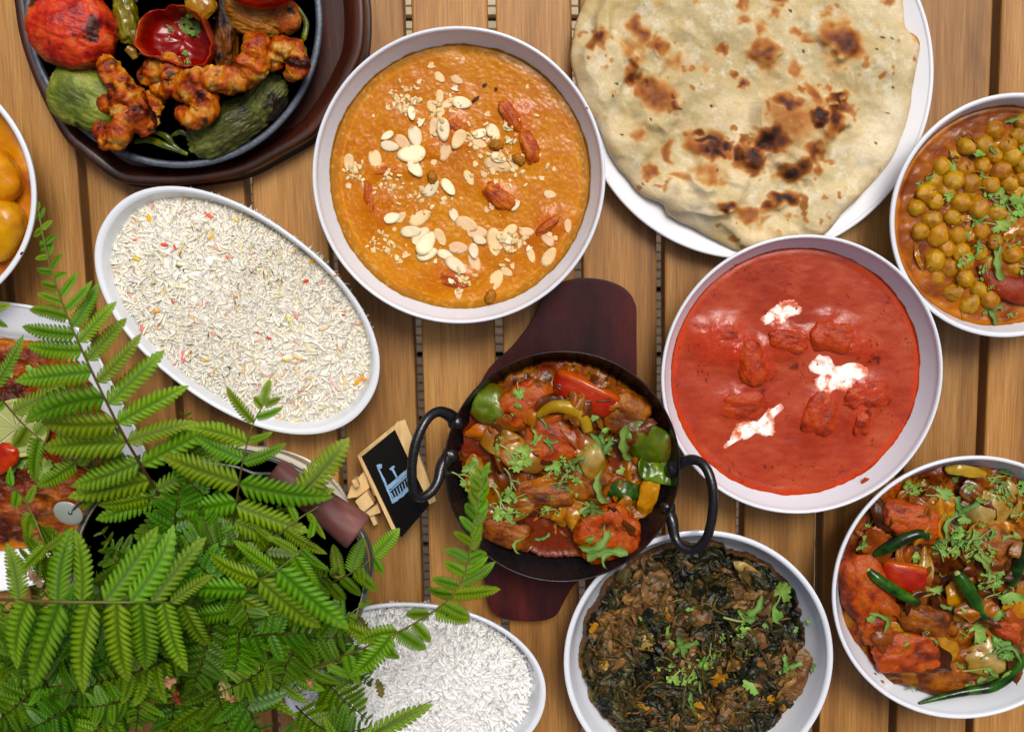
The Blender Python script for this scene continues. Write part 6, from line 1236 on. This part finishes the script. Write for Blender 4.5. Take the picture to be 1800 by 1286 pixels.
# F4 bright frond in the centre
F4R = [(400, 1125, .15), (404, 1090, .18), (420, 1055, .205), (448, 1024, .222), (486, 1002, .23), (522, 972, .228), (545, 945, .215)]
F4 = [((436, 1036), (276, 1034), 1.05), ((455, 1018), (342, 990), 1.05), ((484, 1002), (406, 950), 1.1), ((522, 970), (470, 936), 1.1), ((494, 1008), (612, 1114), 1.0), ((520, 980), (565, 1060), 1.1), ((462, 1026), (566, 1120), .95), ((430, 1056), (542, 1128), .9), ((410, 1080), (500, 1140), .95), ((408, 1075), (300, 1085), 1.05), ((404, 1100), (320, 1140), 1.0), ((530, 965), (566, 1010), 1.0), ((545, 945), (552, 905), 1.2)]
frond(F4R, F4, 'brightest short frond fanning out over the bucket centre', z_tip=-.010)
frond([(450, 985, .16), (480, 950, .19), (520, 915, .20), (560, 890, .19)], [((480, 950), (440, 920)), ((500, 930), (566, 985), 1.1), ((520, 912), (500, 870), 1.1), ((540, 900), (570, 950), 1.0), ((465, 965), (540, 1010), 1.0)])
# F5 long frond over the plain rice and karahi
F5R = [(380, 1205, .13), (440, 1190, .160), (540, 1175, .178), (620, 1146, .190), (690, 1115, .197), (750, 1082, .203), (795, 1046, .207), (818, 1003, .208), (830, 950, .208), (840, 890, .206), (853, 822, .200)]
F5 = [((797, 1044), (882, 1042), 1.0), ((780, 1060), (830, 1090), 1.2), ((811, 1024), (876, 998), 1.0), ((818, 1003), (862, 986)), ((821, 985), (858, 962)), ((824, 965), (852, 936)), ((828, 945), (856, 915)), ((832, 922), (858, 895)), ((836, 898), (860, 872)), ((840, 876), (860, 852)), ((845, 855), (860, 836)), ((850, 838), (856, 810), 1.2),
      ((806, 1030), (757, 1016), 1.0), ((797, 1046), (744, 1044), 1.0), ((815, 1006), (778, 986)), ((818, 985), (784, 956)), ((824, 955), (796, 934)), ((828, 930), (808, 906)), ((834, 905), (812, 880)), ((838, 880), (818, 858)), ((843, 858), (826, 836)), ((848, 838), (836, 818)),
      ((755, 1079), (710, 1080), 1.0), ((764, 1072), (832, 1086), 1.3), ((728, 1096), (762, 1130), 1.2), ((700, 1110), (750, 1145), 1.2), ((700, 1108), (620, 1112), 1.0), ((665, 1126), (590, 1100), .9), ((668, 1128), (700, 1168), 1.2), ((640, 1140), (650, 1190), 1.1), ((610, 1150), (618, 1208), 1.1), ((690, 1118), (622, 1208), .8)]
frond(F5R, F5, ws=1.4, label='long dark frond arching right over the plain rice to the karahi')
frond([(370, 1195, .14), (440, 1187, .165), (500, 1180, .175), (560, 1172, .178), (620, 1158, .172)], [((410, 1188), (404, 1120), 1.1), ((447, 1187), (450, 1118), 1.1), ((482, 1183), (488, 1122), 1.0), ((514, 1180), (520, 1126), 1.1), ((546, 1176), (552, 1128), 1.2), ((576, 1170), (590, 1130), 1.2), ((600, 1163), (625, 1132), 1.1), ((437, 1189), (498, 1272), 1.0), ((467, 1186), (540, 1240), 1.0), ((505, 1182), (572, 1222), 1.0), ((540, 1176), (600, 1212), 1.0), ((575, 1170), (628, 1195)), ((400, 1192), (430, 1276), 1.0), ((380, 1195), (370, 1120), 1.1)])
# F7 small reddish-stemmed frond by the sign
frond([(540, 1060, .11), (572, 1030, .125), (610, 1011, .135), (640, 992, .14), (662, 972, .14), (684, 950, .138)], [((618, 1006), (632, 942), 1.5), ((656, 978), (704, 930), 1.7), ((596, 1018), (588, 954), 1.5), ((625, 1008), (668, 1040), 1.6), ((656, 980), (672, 1012), 1.7), ((580, 1026), (606, 1064), 1.5), ((600, 1016), (640, 1050), 1.3), ((634, 996), (640, 1030), 1.4)], 'small red-stemmed frond with browned leaflets beside the sign')
frond([(560, 1120, .12), (600, 1090, .125), (640, 1060, .12)], [((600, 1090), (590, 1040), 1.5), ((610, 1084), (650, 1100), 1.6), ((585, 1100), (620, 1130), 1.5), ((630, 1066), (655, 1050), 1.5)])
# F8 blurred leaflets at the bottom edge
frond([(600, 1340, .24), (640, 1300, .26), (700, 1262, .27), (760, 1230, .27)], [((632, 1300), (757, 1230), 1.0), ((600, 1320), (560, 1262), 1.0)], 'out-of-focus leaflet poking in at the bottom edge')
# F9 darker fronds over the fish plate
frond([(-30, 655, .11), (10, 710, .13), (52, 756, .14), (110, 800, .145), (160, 828, .14), (230, 870, .12)], [((-10, 680), (46, 592), 1.1), ((24, 722), (112, 676), 1.2), ((10, 705), (-30, 740), 1.1), ((62, 764), (102, 716), 1.5), ((67, 772), (38, 858), 1.2), ((46, 752), (26, 800), 1.5), ((110, 802), (118, 740), 1.3), ((130, 816), (62, 868), 1.2), ((140, 820), (170, 770), 1.4), ((170, 838), (140, 900), 1.2), ((190, 846), (230, 810), 1.2)], 'darker small-leaved frond crossing the fish plate')
frond([(-20, 835, .12), (30, 862, .13), (55, 900, .14), (76, 950, .145), (100, 1010, .14)], [((20, 856), (6, 822), 1.8), ((30, 862), (26, 900), 1.8), ((46, 884), (62, 850), 1.7), ((56, 905), (30, 940), 1.6), ((66, 925), (48, 905), 1.5), ((80, 960), (30, 1010), 1.2), ((84, 965), (130, 930), 1.3)])
frond([(-60, 560, .12), (-20, 545, .13), (10, 538, .13)], [((-20, 545), (20, 534), 1.6), ((-30, 548), (10, 580), 1.3)])
frond([(380, 930, .13), (300, 880, .15), (230, 870, .155)], [((330, 895), (290, 850), 1.2), ((300, 880), (245, 842), 1.2), ((320, 890), (262, 930), 1.2), ((260, 872), (170, 905), 1.1)])
def filler():
    r = np.random.default_rng(21); root = np.array([365, 1095.])
    specs = []
    for k in range(46):
        a = k*2.399+r.uniform(-.3, .3); q = r.uniform(.15, 1); x0 = root+np.array([math.cos(a)*230*q*.5, math.sin(a)*130*q*.5])
        specs.append((x0, a, r.uniform(110, 240), r.uniform(.102, .165)))
    for x, y, a, L, z_ in [(40, 1270, 3.0, 160, .13), (120, 1240, 2.8, 190, .15), (60, 1180, 3.3, 150, .12), (560, 1260, .6, 140, .14), (480, 1290, .3, 160, .12), (200, 1290, 2.2, 160, .14), (300, 1280, 1.6, 120, .15), (600, 1180, .5, 90, .13), (560, 1180, .9, 120, .14), (600, 1240, .4, 70, .13), (520, 1240, .8, 130, .15), (590, 1130, 1.0, 90, .135), (540, 1286, .1, 110, .16), (350, 1286, 2.0, 140, .16), (20, 1286, 2.4, 120, .15), (330, 850, -1.5, 120, .12), (260, 900, -2.3, 150, .115), (160, 960, 3.0, 150, .12), (130, 1130, 3.1, 200, .14), (520, 1130, .2, 150, .13), (380, 1230, 1.2, 160, .15), (250, 1180, 2.4, 190, .13), (480, 1050, -.4, 120, .12), (90, 1286, 2.9, 130, .15), (440, 1286, .9, 120, .14), (350, 1000, -1.2, 140, .14), (330, 1160, .2, 140, .15)]:
        specs.append((np.array([x, y], float), a, L, z_))
    for k in range(34):
        a = r.uniform(0, 6.28); specs.append((np.array([r.uniform(290, 560), r.uniform(860, 1160)]), a, r.uniform(100, 170), r.uniform(.15, .185)))
    for k in range(20):
        a = r.uniform(1.6, 4.4); specs.append((np.array([r.uniform(60, 340), r.uniform(1120, 1250)]), a, r.uniform(100, 180), r.uniform(.15, .18)))
    for k, (x0, a, L, z0) in enumerate(specs):
        V = []; F = []; C = []; o = 0; n = 11
        t = np.linspace(0, 1, n+1); cv = r.uniform(-.5, .5); ang = a+cv*t; st = L/n; pts = [x0]
        for j in range(n): pts.append(pts[-1]+st*np.array([math.cos(ang[j]), math.sin(ang[j])]))
        pts = np.array(pts)
        if pts[-1][0] > 655 or (pts[-1][1] < 860 and pts[-1][0] > 330) or ((pts[:, 0] > 520) & (pts[:, 1] < 985)).any(): continue
        zz = z0+.03*np.sin(t*2.4)*r.uniform(.3, 1)
        W = P(pts[:, 0], pts[:, 1], zz); v, f, u, _ = tube(W, [.0006, .0003], 5, 24); V.append(v); F.append(f[0]); C.append(np.tile(lin((74, 62, 26)), (len(v), 1))); o = len(v)
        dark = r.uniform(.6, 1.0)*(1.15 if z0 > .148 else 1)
        for j in range(1, n+1):
            for sd_ in (-1, 1):
                l = L*.36*math.sin(math.pi*min(.12+t[j]*.95, .96))*r.uniform(.85, 1.1)+8; aa = ang[min(j, n-1)]+sd_*r.uniform(1.0, 1.3); e = pts[j]+l*np.array([math.cos(aa), math.sin(aa)])
                if r.uniform() < .06: continue
                B, T = P(*pts[j], zz[j]), P(*e, zz[j]-.004+r.uniform(-.006, .006)); m = np.array(pin_matrix(B, T, 1.05, r.uniform(-.5, .5)))
                pv, pf, pc = PINA[r.integers(5)]; V.append(pv @ m[:3, :3].T+m[:3, 3]); F.append(pf+o); o += len(pv)
                brown = False
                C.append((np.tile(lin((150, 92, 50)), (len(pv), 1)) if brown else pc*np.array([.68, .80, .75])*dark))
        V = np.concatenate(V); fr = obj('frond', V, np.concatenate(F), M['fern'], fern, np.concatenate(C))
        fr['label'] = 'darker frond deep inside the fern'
filler()
for i, (x, y, L, a, z_, lab) in enumerate([(284, 1196, 56, -10, .19, 'large pale dry leaf caught in the lower fern'), (402, 1212, 50, 60, .18, 'curled tan dry leaf in the fern right of the pale one'), (312, 1222, 40, 80, .175, 'reddish withered leaflet below the pale dry leaf'), (64, 1015, 40, 60, .19, 'small pale dry leaf at the left between the fern leaflets'), (668, 1208, 34, 75, .15, 'brown-tipped leaflet above the plain rice'), (545, 1200, 18, 50, .185, 'tiny pink-brown spot leaf on the long frond'), (636, 1098, 36, 70, .13, 'brown curled leaf edge by the rim of the plain rice dish')]):
    nu, nv = 26, 11; u = np.linspace(-1, 1, nu)[:, None]; v = np.linspace(-1, 1, nv)[None]; w = (1-u**2)**.6*(.34+.10*np.sin(u*16+i)*np.abs(v)); 
    Vd = np.stack([u*L/2+0*v, v*w*L/2*1.2, L*.10*np.sin(u*3+i)+L*.12*np.abs(v)**2+L*.06*vnoise(np.stack([u*4+0*v, v*3+0*u+i, 0*u*v], -1), i)], -1).reshape(-1, 3)
    cA, cB = [((196, 164, 124), (150, 104, 70)), ((202, 176, 130), (150, 84, 50)), ((150, 70, 44), (96, 60, 34)), ((186, 166, 130), (130, 100, 70)), ((96, 100, 40), (130, 96, 50)), ((186, 120, 96), (140, 90, 60)), ((80, 96, 36), (100, 74, 40))][i]
    n = fbm(Vd/L*5, 3, i); C = mixc(np.tile(lin(cA), (len(Vd), 1)), np.tile(lin(cB), (len(Vd), 1)), np.clip(n*.8+.4, 0, 1))
    o = food('withered_leaf', Vd, grid(nu, nv)[:, ::-1], M['dry'], x, y, z_, a, (rf.uniform(-12, 12), rf.uniform(-12, 12)), lambda v_, w_, C=C: C, lab, parent=fern)

# ================================================================ small splashes on the white rims
for i, (x, y, z_, rx, ry, a, c, lab) in enumerate([(1551, 1199, .0500, 5, 2.6, 70, (170, 86, 10), 'orange oil drip on the lower inner wall of the bottom right bowl'), (1538, 1184, .0490, 2.5, 3, 0, (120, 70, 20), 'tiny brown crumb on the wall of the bottom right bowl'), (1293, 464, .0520, 3, 1.6, 10, (170, 60, 24), 'small red splash on the top wall of the red curry bowl'), (38, 445, .0550, 3.5, 1.6, -40, (60, 40, 16), 'dark fleck on the rim of the potato bowl'), (1576, 856, .0420, 8, 5, 30, (170, 50, 22), 'red sauce drip on the lower right wall of the red curry bowl'), (1522, 846, .0395, 6, 7, 0, (170, 50, 22), 'small red smear at the bottom right edge of the red sauce'), (786, 1080, .0420, 3, 1, -60, (50, 50, 40), 'tiny dark speck on the top wall of the plain rice dish'), (1032, 190, .0540, 2, 1, 50, (110, 70, 30), 'tiny brown speck on the right wall of the korma bowl')]):
    refresh(); h, n = hit(x, y, z_); V, F = blob((rx, ry, .9), 2.2, 8, .35, 1.6, i)
    food('splash', V, F, M['sauce'], x, y, h.z, a, (0, 0), c, lab, 'splash')

# look-alikes in one place of a bowl: say which, counted from the left of the picture
def ordinals():
    refresh(); by = {}
    for o in scene.objects:
        if o.parent is None and o.get('group') and o.get('label'): by.setdefault(o['label'], []).append(o)
    words = ['leftmost', 'second from left', 'third from left', 'fourth from left', 'fifth from left', 'sixth from left', 'seventh from left', 'eighth from left', 'ninth from left', 'tenth from left', 'eleventh from left']
    for lab, obs in by.items():
        if 1 < len(obs) <= 11 and len(lab.split()) <= 13:
            obs.sort(key=lambda o: float(proj(np.array([o.matrix_world.translation]))[0][0]))
            for k, o in enumerate(obs):
                o['label'] = ('rightmost' if k == len(obs)-1 else words[k])+' '+lab
ordinals()
